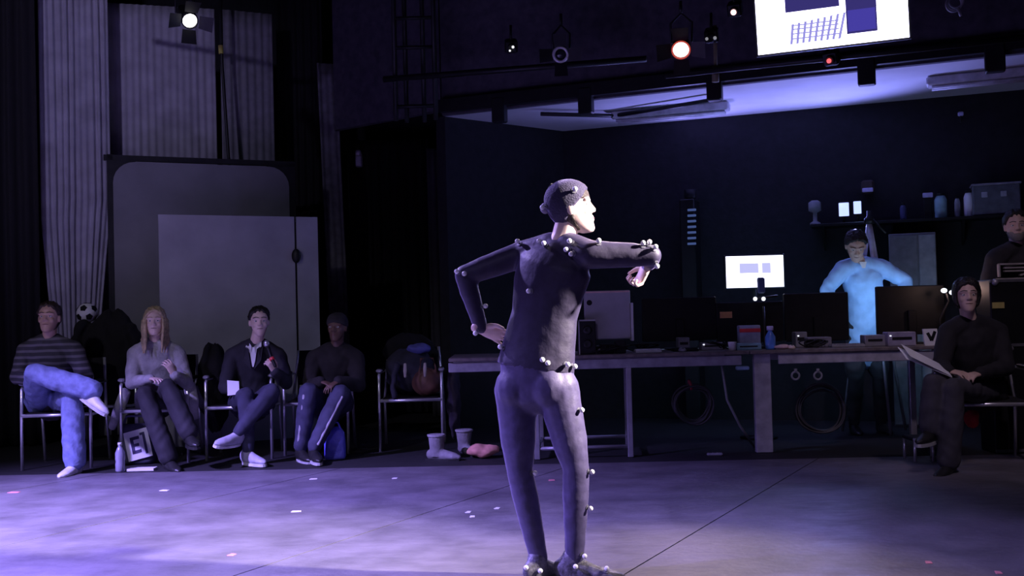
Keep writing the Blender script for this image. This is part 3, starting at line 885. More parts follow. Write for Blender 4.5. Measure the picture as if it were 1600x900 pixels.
for e in (-1, 1):
    mb = MB(); mb.prism([n0 + V((e * .075, -.055, -.015)), n0 + V((e * .035, -.108, -.045)), n0 + V((e * .012 + .01, -.160, -.21)), n0 + V((e * .075, -.135, -.14))], V((0, -.010, 0))); part('lapel', mb, M_SUIT, r)
mb = MB(); mb.loft([X(430, 572, 8.22), X(423, 556, 8.25), X(419, 544, 8.28)], [.013, .015, .017], [.013, .015, .017], V((1, 0, 0)), 12)
mic = single('microphone', mb, M_BLKP, 'handheld microphone with red ring at the speaking man\'s chin', 'microphone', None, True)
mb = MB(); mb.ball(X(416.5, 537, 8.29), (.026, .026, .030)); part('grille', mb, mat('mic_grille', (.55, .55, .58), .35, .8), mic, True)
mb = MB(); mb.lathe(X(425, 561, 8.24), [(.0195, -.012), (.021, -.008), (.021, .008), (.0195, .012)], 14, X(419, 544, 8.28) - X(430, 572, 8.22)); part('ring', mb, mat('red_plastic', (.75, .06, .07), .4), mic, True)
mb = MB(); w0 = X(364, 606, 8.22); mb.prism([w0 + V((-.045, 0, .06)), w0 + V((.05, 0, .05)), w0 + V((.06, -.03, -.05)), w0 + V((-.035, -.03, -.06))], V((0, -.004, .002)))
single('note_paper', mb, M_PAPER, 'small folded paper in the lap of the speaking man', 'paper')
# ---- person in dark hooded top and cap
J = dict(pelvis=X(515, 624, 8.74), chest=X(522, 578, 8.70), neck=X(526, 542, 8.67), head=X(527, 512, 8.62),
         shR=X(492, 560, 8.66), shL=X(556, 560, 8.70), elR=X(484, 605, 8.52), elL=X(560, 602, 8.55), wrR=X(502, 596, 8.34), wrL=X(528, 596, 8.32),
         hipR=X(500, 630, 8.7), hipL=X(532, 630, 8.7), knR=X(482, 612, 8.26), anR=X(470, 700, 8.28), toeR=X(482, 720, 8.14),
         knL=X(532, 615, 8.26), anL=X(490, 700, 8.14), toeL=X(496, 722, 8.02))
r, hd, *_ = person('seated person in dark top, cap and striped dark jeans beside the empty chair', J,
    dict(k=.98, face=(-.18, -.96, .02), skin=M_SK2, top=mat('dark_brown_top', (.022, .019, .02), .9), legs=M_DJEAN, shoe=M_BSHOE, sole=M_RUB, grow=.022, fold=.004, hem=.08, lgrow=.022,
         handR=dict(d=(.7, -.4, -.2), n=(0, 0, -1)), handL=dict(d=(-.5, -.6, -.3), n=(0, 0, -1))))
part('cap', hd.shell(lambda a: .045 - .09 * min(1, a / math.pi) ** 1.3, .016, .002, 32, 12), mat('dark_cap', (.03, .028, .03), .9), r, True)
for s in 'LR':                              # pale side stripe on the jeans
    mb = MB(); off = V((.035, -.068, .0)) if s == 'L' else V((-.02, -.068, 0))
    mb.loft([lerp(J['kn' + s], J['an' + s], t) + off * (1 - .25 * t) for t in (.05, .35, .65, .92)], .011, .006, V((1, 0, 0)), 8); part('stripe', mb, mat('pale_stripe', (.42, .40, .46), .8), r, True)
# ---- woman with notes, seated in front of the control desk
J = dict(pelvis=X(1530, 604, 7.38), chest=X(1522, 552, 7.34), neck=X(1514, 500, 7.30), head=X(1510, 463, 7.25),
         shR=X(1482, 520, 7.30), shL=X(1558, 518, 7.36), elR=X(1470, 572, 7.18), elL=X(1572, 574, 7.20), wrR=X(1482, 580, 7.06), wrL=X(1530, 584, 7.02),
         hipR=X(1510, 612, 7.32), hipL=X(1550, 612, 7.36), knR=X(1458, 598, 6.96), anR=X(1454, 668, 6.98), toeR=X(1438, 684, 6.86),
         knL=X(1490, 606, 6.90), anL=X(1482, 722, 6.92), toeL=X(1466, 738, 6.80))
r, hd, *_ = person('seated woman with dark bob in black jumper holding papers at the right', J,
    dict(k=.98, face=(-.22, -.95, .06), skin=M_SK1, top=mat('black_jumper', (.016, .015, .019), .9), legs=M_GTROU, shoe=M_BSHOE, sole=M_RUB, grow=.020, fold=.003, hem=.08, wide=True, brow=M_HBLK,
         handR=dict(d=(.55, -.65, -.1), n=(.2, .1, -1), curl=30), handL=dict(d=(-.75, -.45, -.05), n=(-.1, .2, -1), curl=35)))
short_hair(hd, r, M_HBLK, front=.078, back=-.075, th=.024, noise=.007, seed=7, bob=True)
a, b = X(1416, 561, 6.86), X(1488, 590, 6.95)
mb = MB(); d = (b - a); w = V((.02, .20, .07)); mb.prism([a, b, b + w, a + w], V((0, 0, .003)))
sh = single('note_sheets', mb, M_PAPER, 'white note sheets held out over the lap of the woman in black', 'paper')
mb = MB(); e = V((0, 0, .006)); mb.prism([a + e + V((.02, -.02, .012)), b + e, b + e + w * .9, a + e + w * .95 + V((.02, 0, .02))], V((0, 0, .002))); part('top_sheet', mb, M_PAPER, sh)
# ---- operator in pale blue shirt leaning over the desk
M_BSHIRT = mat('pale_blue_shirt', (.34, .52, .80), .85, var=.12)
J = dict(pelvis=X(1352, 540, 9.12), chest=X(1350, 455, 9.02), neck=X(1344, 412, 8.96), head=X(1337, 384, 8.84),
         shR=X(1318, 420, 8.96), shL=X(1376, 418, 9.0), elR=X(1292, 452, 8.92), elL=X(1416, 440, 8.96), wrR=X(1306, 498, 8.76), wrL=X(1404, 492, 8.80),
         hipR=X(1335, 558, 9.12), hipL=X(1369, 558, 9.12), knR=G(1334, 640) * 0 + V((X(1334, 560, 9.1).x, 9.06, .50)), knL=V((X(1372, 560, 9.1).x, 9.06, .50)),
         anR=V((X(1332, 560, 9.12).x, 9.14, .09)), anL=V((X(1375, 560, 9.12).x, 9.14, .09)), toeR=V((X(1330, 560, 9.1).x, 8.94, .03)), toeL=V((X(1377, 560, 9.1).x, 8.94, .03)))
r, hd, *_ = person('desk operator in pale blue shirt leaning over the monitors with head bowed', J,
    dict(k=1.03, face=(-.15, -.80, -.55), skin=M_SK4, top=M_BSHIRT, topname='shirt', legs=M_DTROU, shoe=M_BSHOE, sole=M_RUB, grow=.020, fold=.004, hem=.10, sleeve=.62, brow=M_HBLK, wid=.92,
         handR=dict(d=(.1, -.8, -.4), n=(0, -.2, -1)), handL=dict(d=(-.1, -.8, -.4), n=(0, -.2, -1))))
short_hair(hd, r, M_HBLK, seed=9, th=.020, noise=.008)
mb = MB(); n0 = lerp(J['neck'], J['head'], .08); mb.prism([n0 + V((-.03, -.075, -.0)), n0 + V((.03, -.075, 0)), n0 + V((.012, -.09, -.055)), n0 + V((-.012, -.09, -.055))], V((0, -.01, 0))); part('undershirt', mb, M_PAPER, r)
# ---- bearded man standing at the right edge
J = dict(pelvis=X(1596, 520, 8.20), chest=X(1594, 440, 8.18), neck=X(1590, 386, 8.16), head=X(1587, 354, 8.12),
         shR=X(1556, 404, 8.12), shL=X(1630, 402, 8.18), elR=X(1540, 462, 8.10), elL=X(1650, 462, 8.16), wrR=X(1548, 512, 8.00), wrL=X(1640, 512, 8.02),
         hipR=X(1578, 540, 8.20), hipL=X(1614, 540, 8.20), knR=V((X(1578, 540, 8.20).x, 8.18, .50)), knL=V((X(1616, 540, 8.20).x, 8.18, .50)),
         anR=V((X(1576, 540, 8.20).x, 8.24, .09)), anL=V((X(1620, 540, 8.20).x, 8.24, .09)), toeR=V((X(1572, 540, 8.20).x, 8.06, .03)), toeL=V((X(1624, 540, 8.20).x, 8.06, .03)))
r, hd, *_ = person('bearded man in dark printed t-shirt standing at the far right edge', J,
    dict(k=1.02, face=(-.30, -.93, -.02), skin=M_SK1, top=mat('dark_tshirt', (.020, .018, .022), .9), topname='tshirt', legs=M_DTROU, shoe=M_BSHOE, sole=M_RUB, grow=.022, fold=.003, hem=.08, sleeve=.25, brow=M_HBLK))
short_hair(hd, r, M_HBLK, seed=11, th=.018)
mb = MB()
vs_, n_ = [], 15
for j, z in enumerate((-.118, -.105, -.085, -.06, -.045)):
    for i in range(n_):
        a = -1.45 + 2.9 * i / (n_ - 1); q = hd.surf(a, z if abs(a) > .55 or j < 3 else z - .012); dd = V((q.x, q.y, -.02 if j < 2 else 0)).normalized(); vs_.append(hd.p(*(q + dd * .010)))
fs_ = [(j * n_ + i, j * n_ + i + 1, (j + 1) * n_ + i + 1, (j + 1) * n_ + i) for j in range(4) for i in range(n_ - 1)]
mb.add(vs_, fs_); bo = part('beard', mb, mat('grey_beard', (.22, .20, .18), .8, bump=.5, bscale=150), r, True)
bo.modifiers.new('s', 'SOLIDIFY').thickness = .012
M_PRINT = mat('cracked_print', (.36, .33, .32), .8)
pc = X(1590, 424, 8.00)
def prline(x0, z0, x1, z1, w=.006):
    mb = MB(); a = pc + V((x0, 0, z0)); b = pc + V((x1, 0, z1)); d = (b - a).normalized(); n = V((-d.z, 0, d.x)) * w
    mb.prism([a - n, b - n, b + n, a + n], V((0, .03, 0))); part('print', mb, M_PRINT, r)
for l in ((-.14, .06, .14, .06), (-.14, -.04, -.14, .06), (.14, -.04, .14, .06), (-.10, .03, .10, .03), (-.10, .005, .06, .005), (-.16, -.055, .16, -.055), (.02, -.03, .10, -.01)): prline(*l)

# ------------------------------------------------------------------ chairs
def tubes(name, pts, r, m, parent, n=8):
    mb = MB(); mb.tube(pts, r, n); return link(name, mb.mesh(name), m, parent, True)
def make_chair(label, group):
    t = thing('stacking_chair', label, 'chair', group=group)
    W, Dp = .265, .23
    for s in (-1, 1):
        tubes('leg', [V((s * W, -Dp, 0)), V((s * W, -Dp, .43)), V((s * W, -Dp + .01, .64)), V((s * W, -Dp + .05, .665))], .013, M_CHROME, t)
        tubes('leg', [V((s * W, Dp + .06, 0)), V((s * (W - .005), Dp - .02, .43)), V((s * (W - .03), Dp + .05, .72)), V((s * (W - .04), Dp + .08, .86))], .013, M_CHROME, t)
        tubes('seat_rail', [V((s * (W - .005), -Dp, .425)), V((s * (W - .005), Dp - .01, .415))], .012, M_CHROME, t)
        tubes('arm_rail', [V((s * W, -Dp + .05, .665)), V((s * (W - .012), Dp + .02, .665))], .011, M_CHROME, t)
        mb = MB(); mb.bbox((s * W, -.06, .682), (.05, .30, .026), .01); link('armrest', mb.mesh('armrest'), M_BLKP, t)
        mb = MB(); mb.bbox((s * W, -Dp + .035, .684), (.052, .06, .03), .01); link('arm_cap', mb.mesh('arm_cap'), M_STEEL, t)
    tubes('front_rail', [V((-W, -Dp, .43)), V((W, -Dp, .43))], .015, M_CHROME, t)
    vs = []
    n = 9
    for j in range(n):
        for i in range(n):
            x = -.235 + .47 * i / (n - 1); y = -.235 + .44 * j / (n - 1)
            vs.append(V((x, y, .450 - .012 * math.sin(math.pi * i / (n - 1)) * math.sin(math.pi * j / (n - 1)))))
    def sheet(name, vs, th):
        o = len(vs); b = [v + th for v in vs]; fs = []
        for j in range(n - 1):
            for i in range(n - 1):
                e = j * n + i; fs += [(e, e + 1, e + n + 1, e + n), (o + e, o + e + n, o + e + n + 1, o + e + 1)]
        for i in range(n - 1):
            for e, d in ((i, 1), ((n - 1) * n + i, 1), (i * n, n), (i * n + n - 1, n)): fs.append((e, e + d, o + e + d, o + e))
        mb = MB(); mb.add(vs + b, fs); return link(name, mb.mesh(name), M_BLACK, t, True)
    sheet('seat', vs, V((0, 0, -.03)))
    vs = []
    for j in range(n):
        for i in range(n):
            u = i / (n - 1); v = j / (n - 1); vs.append(V((-.215 + .43 * u, .245 + .09 * v + .03 * math.sin(math.pi * u), .56 + .30 * v)))
    sheet('backrest', vs, V((0, -.025, 0)))
    return t
def dup(root, loc, rz, label):
    r = root.copy(); COL.objects.link(r); r.location = loc; r.rotation_euler = (0, 0, rz); r['label'] = label
    for ch in list(root.children):
        c = ch.copy(); COL.objects.link(c); c.parent = r
    return r
def at(px, Y): p = P(px, 600, Y); return (p.x, p.y, 0)
GC = 'chrome stacking chairs on the stage edge'
ch0 = make_chair('chrome armchair holding the man in the striped jumper', GC)
ch0.location = at(102, 8.42); ch0.rotation_euler = (0, 0, .10)
dup(ch0, at(252, 8.58), .08, 'chrome armchair under the blonde woman')
dup(ch0, at(381, 8.68), .06, 'chrome armchair under the man with the microphone')
dup(ch0, at(499, 8.86), .05, 'chrome armchair under the person in the cap')
EC = dup(ch0, at(644, 8.95), .03, 'unoccupied chrome armchair heaped with clothes')
dup(ch0, at(172, 9.12), .15, 'chrome armchair behind the row under a black coat')
dup(ch0, at(1536, 7.36), -.22, 'chrome armchair under the woman with papers')

# ------------------------------------------------------------------ clothes heaps
def heap(name, label, cat, c, r, m, seed, group=None, flat=.0, amp=.12, extra=None):
    rnd = random.Random(seed); c = V(c)
    mb = MB(); mb.ball(c, r, 28, 18)
    ph = [rnd.uniform(0, 6.28) for _ in range(9)]
    for i, v in enumerate(mb.v):
        d = v - c
        e = V((d.x / r[0], d.y / r[1], d.z / r[2]))
        a = math.atan2(e.y, e.x)
        f = 1 + amp * (math.sin(a * 3 + ph[0] + e.z * 2) * .6 + math.sin(a * 7 + ph[1] + e.z * 5) * .35 + math.sin(e.z * 6 + ph[2] + a * 2) * .4)
        mb.v[i] = c + V((d.x * f, d.y * f, d.z * (1 + amp * .6 * math.sin(a * 4 + ph[3]))))
    for pts, rr in (extra or []):
        mb.loft([V(p) for p in pts], rr, [x * .6 for x in rr], V((0, 1, 0)), 10)
    me = remesh(mb, .014, 2, name); wrinkle(me, .008, 34, seed)
    o = link(name, me, m, None, True)
    z = min(v.co.z for v in me.vertices); org = V((c.x, c.y, z)); me.transform(Matrix.Translation(-org)); o.location = org
    return tag(o, label, cat, group)
p = P(176, 530, 9.1)
heap('black_coat', 'big black coat draped over the chair between man and blonde woman', 'coat', (p.x, 9.12, .80), (.27, .24, .46), M_BLACK, 3, 'coats on chairs',
     extra=[([(p.x - .22, 9.0, 1.15), (p.x - .34, 8.95, .8), (p.x - .32, 8.95, .45)], [.08, .08, .06]), ([(p.x + .2, 9.0, 1.1), (p.x + .33, 8.98, .8), (p.x + .36, 9.0, .5)], [.09, .08, .06])])
# ball on top of the coat
c = P(136, 489, 9.1); R = .088
mb = MB(); mb.ball(c, R, 24, 16); ball = single('ball', mb, M_WHITE, 'black and white ball lying on the black coat', 'ball', None, True)
gr = (1 + 5 ** .5) / 2
for i, d in enumerate([(0, 1, gr), (0, -1, gr), (0, 1, -gr), (0, -1, -gr), (1, gr, 0), (-1, gr, 0), (1, -gr, 0), (-1, -gr, 0), (gr, 0, 1), (gr, 0, -1), (-gr, 0, 1), (-gr, 0, -1)]):
    n = (Matrix.Rotation(.5, 3, 'X') @ V(d)).normalized(); u = n.orthogonal().normalized(); w = n.cross(u)
    mb = MB(); pts = [c + n * R * .925 + (u * math.cos(2 * math.pi * k / 5) + w * math.sin(2 * math.pi * k / 5)) * R * .36 for k in range(5)]
    mb.prism(pts, n * R * .085); part('patch', mb, M_BLKP, ball)
q = P(340, 600, 8.9)
heap('black_coat', 'black coat hanging off the speaking man\'s chair', 'coat', (q.x, 8.80, .58), (.13, .20, .36), M_BLACK, 8, 'coats on chairs', amp=.22)
e = V(EC.location)
jk = heap('dark_jacket', 'dark jacket with pale drawstrings slung on the empty chair', 'jacket', (e.x - .02, e.y + .1, .66), (.22, .20, .20), mat('dark_blue_cloth', (.035, .034, .055), .9), 12, 'clothes on the empty chair',
     extra=[([(e.x - .12, e.y - .12, .72), (e.x - .14, e.y - .22, .55), (e.x - .13, e.y - .24, .46)], [.05, .05, .04])])
heap('blue_scarf', 'crumpled blue scarf on top of the clothes on the empty chair', 'scarf', (e.x + .06, e.y + .02, .86), (.11, .08, .045), mat('blue_cloth', (.12, .13, .42), .85), 14, 'clothes on the empty chair')
heap('brown_bag', 'brown shoulder bag slumped on the empty chair seat', 'bag', (e.x + .14, e.y - .10, .57), (.13, .10, .12), mat('brown_leather', (.13, .06, .04), .6), 15, 'clothes on the empty chair',
     extra=[([(e.x + .08, e.y - .16, .66), (e.x + .1, e.y - .19, .78), (e.x + .2, e.y - .16, .78), (e.x + .23, e.y - .13, .64)], [.018] * 4)])
heap('black_hood', 'black hooded top over the empty chair backrest', 'jacket', (e.x - .05, e.y + .30, .82), (.24, .10, .17), M_BLACK, 16, 'clothes on the empty chair')
for k, (px, py, lab) in enumerate(((633, 579, 'left pale drawstring end hanging from the dark jacket'), (664, 578, 'right pale drawstring end hanging from the dark jacket'))):
    mb = MB(); a = P(px, py - 10, 8.66); b = P(px, py + 10, 8.64); mb.loft([a, lerp(a, b, .5) + V((0, -.005, 0)), b], [.012, .016, .010], [.008, .01, .007], V((1, 0, 0)), 8)
    part('drawstring', mb, mat('cream_cord', (.45, .40, .36), .8), jk, True)
# right-hand side coat hanging from the empty chair to the floor
heap('dark_coat', 'dark coat trailing down the right side of the empty chair', 'coat', (e.x + .36, e.y + .04, .42), (.06, .17, .36), mat('dark_plum_cloth', (.05, .04, .06), .9), 19, 'clothes on the empty chair')

# ------------------------------------------------------------------ things on the floor by the chairs
def bag_block(c, w, d, h, taper=.8):
    mb = MB(); c = V(c)
    mb.loft([c + V((0, 0, z * h)) for z in (.02, .1, .45, .8, .98)], [w / 2 * s for s in (.92, 1, 1, .92, taper)], [d / 2 * s for s in (.92, 1, 1.05, .7, .35)], V((1, 0, 0)), 20, False, 4.0)
    return mb
b0_ = G(216, 724); bag = thing('shoulder_bag', 'dark shoulder bag with big white printed panel at the blonde woman\'s feet', 'bag', b0_[:])
part('bag_body', bag_block(b0_, .30, .17, .33), mat('navy_canvas', (.07, .07, .12), .8), bag, True)
pl = b0_ + V((.035, -.10, .045)); ux = V((.97, -.0, .24)).normalized(); uz = V((-.22, .10, .97)).normalized(); un = ux.cross(uz).normalized(); un = un if un.y < 0 else -un
def quad(name, x0, x1, z0, z1, m, lift, parent):
    mb = MB(); o = pl + un * lift; mb.prism([o + ux * x0 + uz * z0, o + ux * x1 + uz * z0, o + ux * x1 + uz * z1, o + ux * x0 + uz * z1], un * .003); return part(name, mb, m, parent)
pan = quad('print_panel', -.075, .125, 0, .235, M_PAPER, .0, bag)
MN = mat('navy_print', (.05, .045, .11), .7)
for x0, x1, z0, z1 in ((-.03, -.005, .05, .185), (-.03, .045, .16, .185), (-.03, .035, .105, .128), (-.03, .045, .05, .075), (.075, .095, .03, .20), (.055, .095, .185, .205)):
    quad('print_stroke', x0, x1, z0, z1, MN, .0035, pan)
mb = MB(); mb.tube([b0_ + V((-.12, 0, .30)), b0_ + V((-.08, -.02, .39)), b0_ + V((.06, -.02, .39)), b0_ + V((.11, 0, .30))], .012); part('handle', mb, MN, bag, True)
b1 = G(188, 737); bot = thing('water_bottle', 'clear plastic water bottle on the floor beside the printed bag', 'bottle', b1[:])
M_PET = mat('clear_bottle', (.55, .55, .70), .15, var=.05); M_PET.node_tree.nodes['Principled BSDF'].inputs['Transmission Weight'].default_value = .45
mb = MB(); mb.lathe(b1, [(.030, .0), (.036, .01), (.036, .06), (.033, .08), (.036, .10), (.036, .145), (.020, .185), (.013, .195), (.013, .205)], 16); part('bottle_body', mb, M_PET, bot, True)
mb = MB(); mb.lathe(b1 + V((0, 0, .205)), [(.016, 0), (.016, .018), (.014, .020)], 12); part('lid', mb, M_WHITE, bot, True)
b2 = G(222, 735); mb = MB(); mb.prism([b2 + V((-.11, -.03, 0)), b2 + V((.10, -.03, 0)), b2 + V((.10, .06, 0)), b2 + V((-.11, .06, 0))], V((0, 0, .018)))
single('paper_stack', mb, M_PAPER, 'flat white booklet on the floor before the printed bag', 'booklet')
b3 = G(524, 718)
blue = bag_block(b3, .17, .10, .27, .55); o = single('carrier_bag', blue, mat('blue_plastic_bag', (.16, .16, .95), .35, bump=.6, bscale=25), 'bright blue plastic carrier bag under the capped person\'s chair', 'bag', None, True)
mb = MB(); mb.tube([b3 + V((-.04, -.02, .25)), b3 + V((-.02, -.02, .30)), b3 + V((.03, -.02, .30)), b3 + V((.05, -.02, .25))], .008); part('handle', mb, MATS['blue_plastic_bag'], o, True)
# grey boots
M_BOOT = mat('grey_suede', (.26, .25, .27), .9, bump=.2)
def boot(c, f, label, h=.20):
    c = V(c); f = V(f).normalized(); r_ = V((f.y, -f.x, 0)); mb = MB()
    mb.loft([c + V((0, 0, z)) for z in (.03, .10, h)], [.052, .055, .068], [.058, .058, .066], r_, 16, False)
    mb.loft([c - f * .055 + V((0, 0, .045)), c + V((0, 0, .05)), c + f * .08 + V((0, 0, .042)), c + f * .15 + V((0, 0, .033)), c + f * .19 + V((0, 0, .028))], [.036, .042, .045, .042, .024], [.042, .048, .040, .030, .018], r_, 14)
    me = remesh(mb, .008, 2, 'ankle_boot'); o = link('ankle_boot', me, M_BOOT, None, True)
    me.transform(Matrix.Translation(-V((c.x, c.y, 0)))); o.location = (c.x, c.y, 0); tag(o, label, 'boot', 'grey boots')
    mb = MB(); mb.lathe(c + V((0, 0, h - .004)), [(.070, 0), (.074, .006), (.074, .018), (.060, .02)], 16); part('cuff', mb, mat('boot_fur', (.36, .35, .38), .95, bump=.5), o, True)
    mb = MB(); mb.prism([c + f * x + r_ * y for x, y in ((-.09, -.03), (-.09, .03), (.0, .045), (.12, .046), (.20, .02), (.20, -.02), (.12, -.046), (0, -.045))], V((0, 0, .014))); part('sole', mb, M_BSHOE, o)
boot(G(683, 719), (.9, -.35, 0), 'grey suede boot standing nearest the empty chair', .19)
boot(G(726, 710), (.45, -.9, 0), 'grey suede boot standing beside the pink bundle', .19)
g = G(754, 716)
heap('pink_bundle', 'salmon pink cloth bundle on the floor next to the grey boots', 'bundle', (g.x, g.y, .062), (.135, .07, .055), mat('salmon_cloth', (.75, .36, .28), .8), 21)
# footstool and red cup by the seated woman
s0_ = G(1452, 722)
st = thing('footstool', 'low chrome edged footstool before the woman with papers', 'stool', s0_[:])
zs = P(1452, 684, s0_.y).z
mb = MB(); mb.bbox(s0_ + V((0, .1, zs - .012)), (.23, .22, .024), .008); part('top', mb, M_BLKP, st)
for i, (dx, dy) in enumerate(((-.1, .0), (.1, .0), (-.1, .2), (.1, .2))):
    mb = MB(); mb.tube([s0_ + V((dx * (.3 if i == 1 else 1), dy, 0)), s0_ + V((dx * (.3 if i == 1 else 1), dy, zs - .02))], .011); part('leg', mb, M_CHROME, st, True)
mb = MB(); mb.tube([s0_ + V((-.115, -.012, zs - .01)), s0_ + V((.115, -.012, zs - .01))], .011); part('edge_rail', mb, M_CHROME, st, True)
rc = V((at(1511, 7.42)[0], 7.35, 0)); zc_ = P(1511, 655, 7.35).z
heap('knitted_hat', 'red knitted hat tucked under the seat of the woman with papers', 'hat', (rc.x, rc.y + .0, zc_), (.055, .05, .07), mat('red_wool', (.55, .03, .04), .9, bump=.5), 23)
mb = MB(); mb.tube([V((rc.x, rc.y, zc_ + .05)), V((rc.x, rc.y, .43))], .006); single('hat_cord', mb, M_BLKP, 'thin black cord the red hat hangs from', 'cord')

# ------------------------------------------------------------------ control desk
YT0, YT1, ZTB = 7.97, 8.70, .81
xa, xm, xb = P(700, 560, YT0).x, P(1172, 556, YT0).x, P(1496, 553, YT0).x
def table(label, x0, x1, legs, m_apron, ax0, ax1):
    t = thing('work_table', label, 'table', ((x0 + x1) / 2, (YT0 + YT1) / 2, 0), 0, 'long tables of the control desk')
    mb = MB(); mb.bbox(((x0 + x1) / 2, (YT0 + YT1) / 2, ZTB - .015), (x1 - x0 - .006, YT1 - YT0, .03), .006); part('tabletop', mb, M_WOOD, t)
    mb = MB(); mb.bbox(((ax0 + ax1) / 2, YT0 + .04, ZTB - .075), (ax1 - ax0, .025, .075), .004); part('apron', mb, m_apron, t)
    mb = MB(); mb.bbox(((ax0 + ax1) / 2, YT1 - .04, ZTB - .075), (ax1 - ax0, .025, .075), .004); part('apron', mb, m_apron, t)
    for x, y, w in legs:
        mb = MB(); mb.bbox((x, y, (ZTB - .03) / 2), (w, w if w < .08 else .06, ZTB - .035), .004); part('leg', mb, M_STEEL if w < .08 else m_apron, t)
    return t
lx0, lx1 = P(838, 640, YT0).x, P(984, 640, YT0 + .03).x
t1 = table('long table with tubular steel frame behind the performer', xa, xm, [(lx1, YT0 + .05, .042), (lx1 + .05, YT1 - .05, .042), (lx0, YT0 + .05, .042), (lx0 + .05, YT1 - .05, .042)], mat('violet_grey_apron', (.32, .31, .36), .6, .1), xa, P(1160, 560, YT0).x)
for pts in (((lx0, YT0 + .05, .085), (lx1, YT0 + .05, .085)), ((lx1, YT0 + .05, .085), (lx1 + .05, YT1 - .05, .085)), ((lx0, YT0 + .05, .085), (lx0 + .05, YT1 - .05, .085)), ((lx0 + .05, YT1 - .05, .085), (lx1 + .05, YT1 - .05, .085))):
    mb = MB(); mb.tube(pts, .016); part('stretcher', mb, M_STEEL, t1, True)
wl = P(1193, 640, YT0 + .1).x
t2 = table('long table with pale apron in front of the desk operator', xm, xb, [(wl + .0, YT0 + .12, .13), (xb - .12, YT0 + .12, .05), (xb - .12, YT1 - .1, .05)], mat('pale_apron', (.40, .39, .43), .55), P(1218, 560, YT0).x, xb - .02)

# computers and monitors
def monitor(label, px0, px1, py0, py1, Y, m_back, screen=None, glow=None, facing=1, foot=True, rz=0, logo=None, group='desk monitors', name='monitor'):
    """panel seen between px0..px1, py0..py1 at depth Y; facing=1: the back is towards us, -1: the screen is"""
    a, b = P(px0, py1, Y), P(px1, py0, Y)
    w, h = b.x - a.x, b.z - a.z; cx, cz = (a.x + b.x) / 2, (a.z + b.z) / 2
    t = thing(name, label, 'monitor', (cx, Y, ZTB), 0, group)
    mb = MB(); mb.bbox((cx, Y, cz), (w, .04, h), .008); part('casing', mb, m_back, t)
    sy = Y + .0215 * facing
    mb = MB(); mb.box((cx, sy, cz), (w - .03, .004, h - .03)); sc = part('screen', mb, screen or M_BLKP, t)
    ny = Y + .05 * (-facing)
    if foot:
        mb = MB(); mb.bbox((cx, Y - .03 * facing * 1.2, (cz + ZTB) / 2), (.07, .03, cz - ZTB), .006); part('stand', mb, m_back, t)
        mb = MB(); mb.bbox((cx, Y, ZTB + .006), (.24, .18, .012), .005); part('foot', mb, m_back, t)
    return t, sc, (cx, cz, w, h)
SCR_B = emis('screen_glow_blue', (.35, .6, 1.0), 5.0)
SCR_B2 = emis('screen_glow_blue_soft', (.35, .6, 1.0), 3.0)
M_ALU = mat('aluminium_back', (.42, .41, .45), .5, .2, var=.08)
t, sc, (cx, cz, w, h) = monitor('big silver computer seen from behind on the table beside the performer', 914, 984, 453, 531, 8.16, M_ALU, emis('screen_dim', (.6, .6, .8), .3), foot=False, group='computers on the desk', name='desktop_computer')
mb = MB(); mb.lathe((P(921, 473, 8.13).x, 8.139, P(921, 473, 8.13).z), [(.022, -.004), (.022, .001)], 16, (0, -1, 0)); part('logo', mb, M_BLKP, t)
mb = MB(); mb.bbox((cx + w / 2 + .012, 8.2, cz - .06), (.022, .10, h * .78), .004); part('side_edge', mb, M_WHITE, t)
mb = MB(); mb.bbox((cx, 8.18, ZTB + .03), (.18, .16, .06), .006); part('foot', mb, M_ALU, t)
mb = MB(); mb.box((cx, 8.139, P(950, 456, 8.14).z), (w * .97, .004, .012)); part('top_edge', mb, mat('salmon_edge', (.75, .5, .45), .4), t)
# bright screen facing us
SCR_W = emis('screen_white', (.80, .80, 1.0), 3.2)
t, sc, (cx, cz, w, h) = monitor('glowing white monitor facing the stage behind the tables', 1132, 1225, 396, 453, 8.95, M_BLKP, SCR_W, facing=-1, foot=False, group='monitors facing the stage')
for x0, x1, z0, z1, m in ((-.25, .06, -.04, .24, emis('ui_grey', (.50, .50, .85), 1.2)), (.12, .26, -.05, .24, MATS['ui_grey']), (-.15, .06, -.30, -.13, emis('ui_pale', (.6, .65, 1), 1.9))):
    mb = MB(); mb.box((cx + (x0 + x1) / 2 * w, 8.95 - .0245, cz + (z0 + z1) / 2 * h), ((x1 - x0) * w, .002, (z1 - z0) * h)); part('window', mb, m, sc)
mb = MB(); mb.tube([(cx, 8.97, cz), (cx, 8.97, ZTB + .0)], .02); mb.tube([(cx, 8.97, ZTB), (cx, 8.97, .0)], .025); part('pole', mb, M_BLKM, t, True)
mb = MB(); mb.lathe((cx, 8.97, 0), [(.16, 0), (.16, .015), (.03, .03)], 20); part('base', mb, M_BLKM, t, True)
# monitors whose backs face us
monitor('wide black monitor back between silver computer and bright screen', 1004, 1118, 463, 534, 8.52, M_BLKP, SCR_B2)
monitor('black monitor back under the bright screen with orange label', 1120, 1222, 470, 536, 8.50, M_BLKP, SCR_B2)
monitor('black monitor back left of the operator in blue', 1226, 1324, 456, 534, 8.50, M_BLKP, SCR_B)
monitor('black monitor back covering the operator\'s arm', 1370, 1474, 445, 524, 8.46, M_BLKP, SCR_B)
q = P(1135, 492, 8.46); mb = MB(); mb.box((q.x, 8.475, q.z), (.10, .006, .052)); single('orange_label', mb, mat('orange_card', (.75, .38, .16), .6), 'small orange card stuck on a black monitor back', 'card')
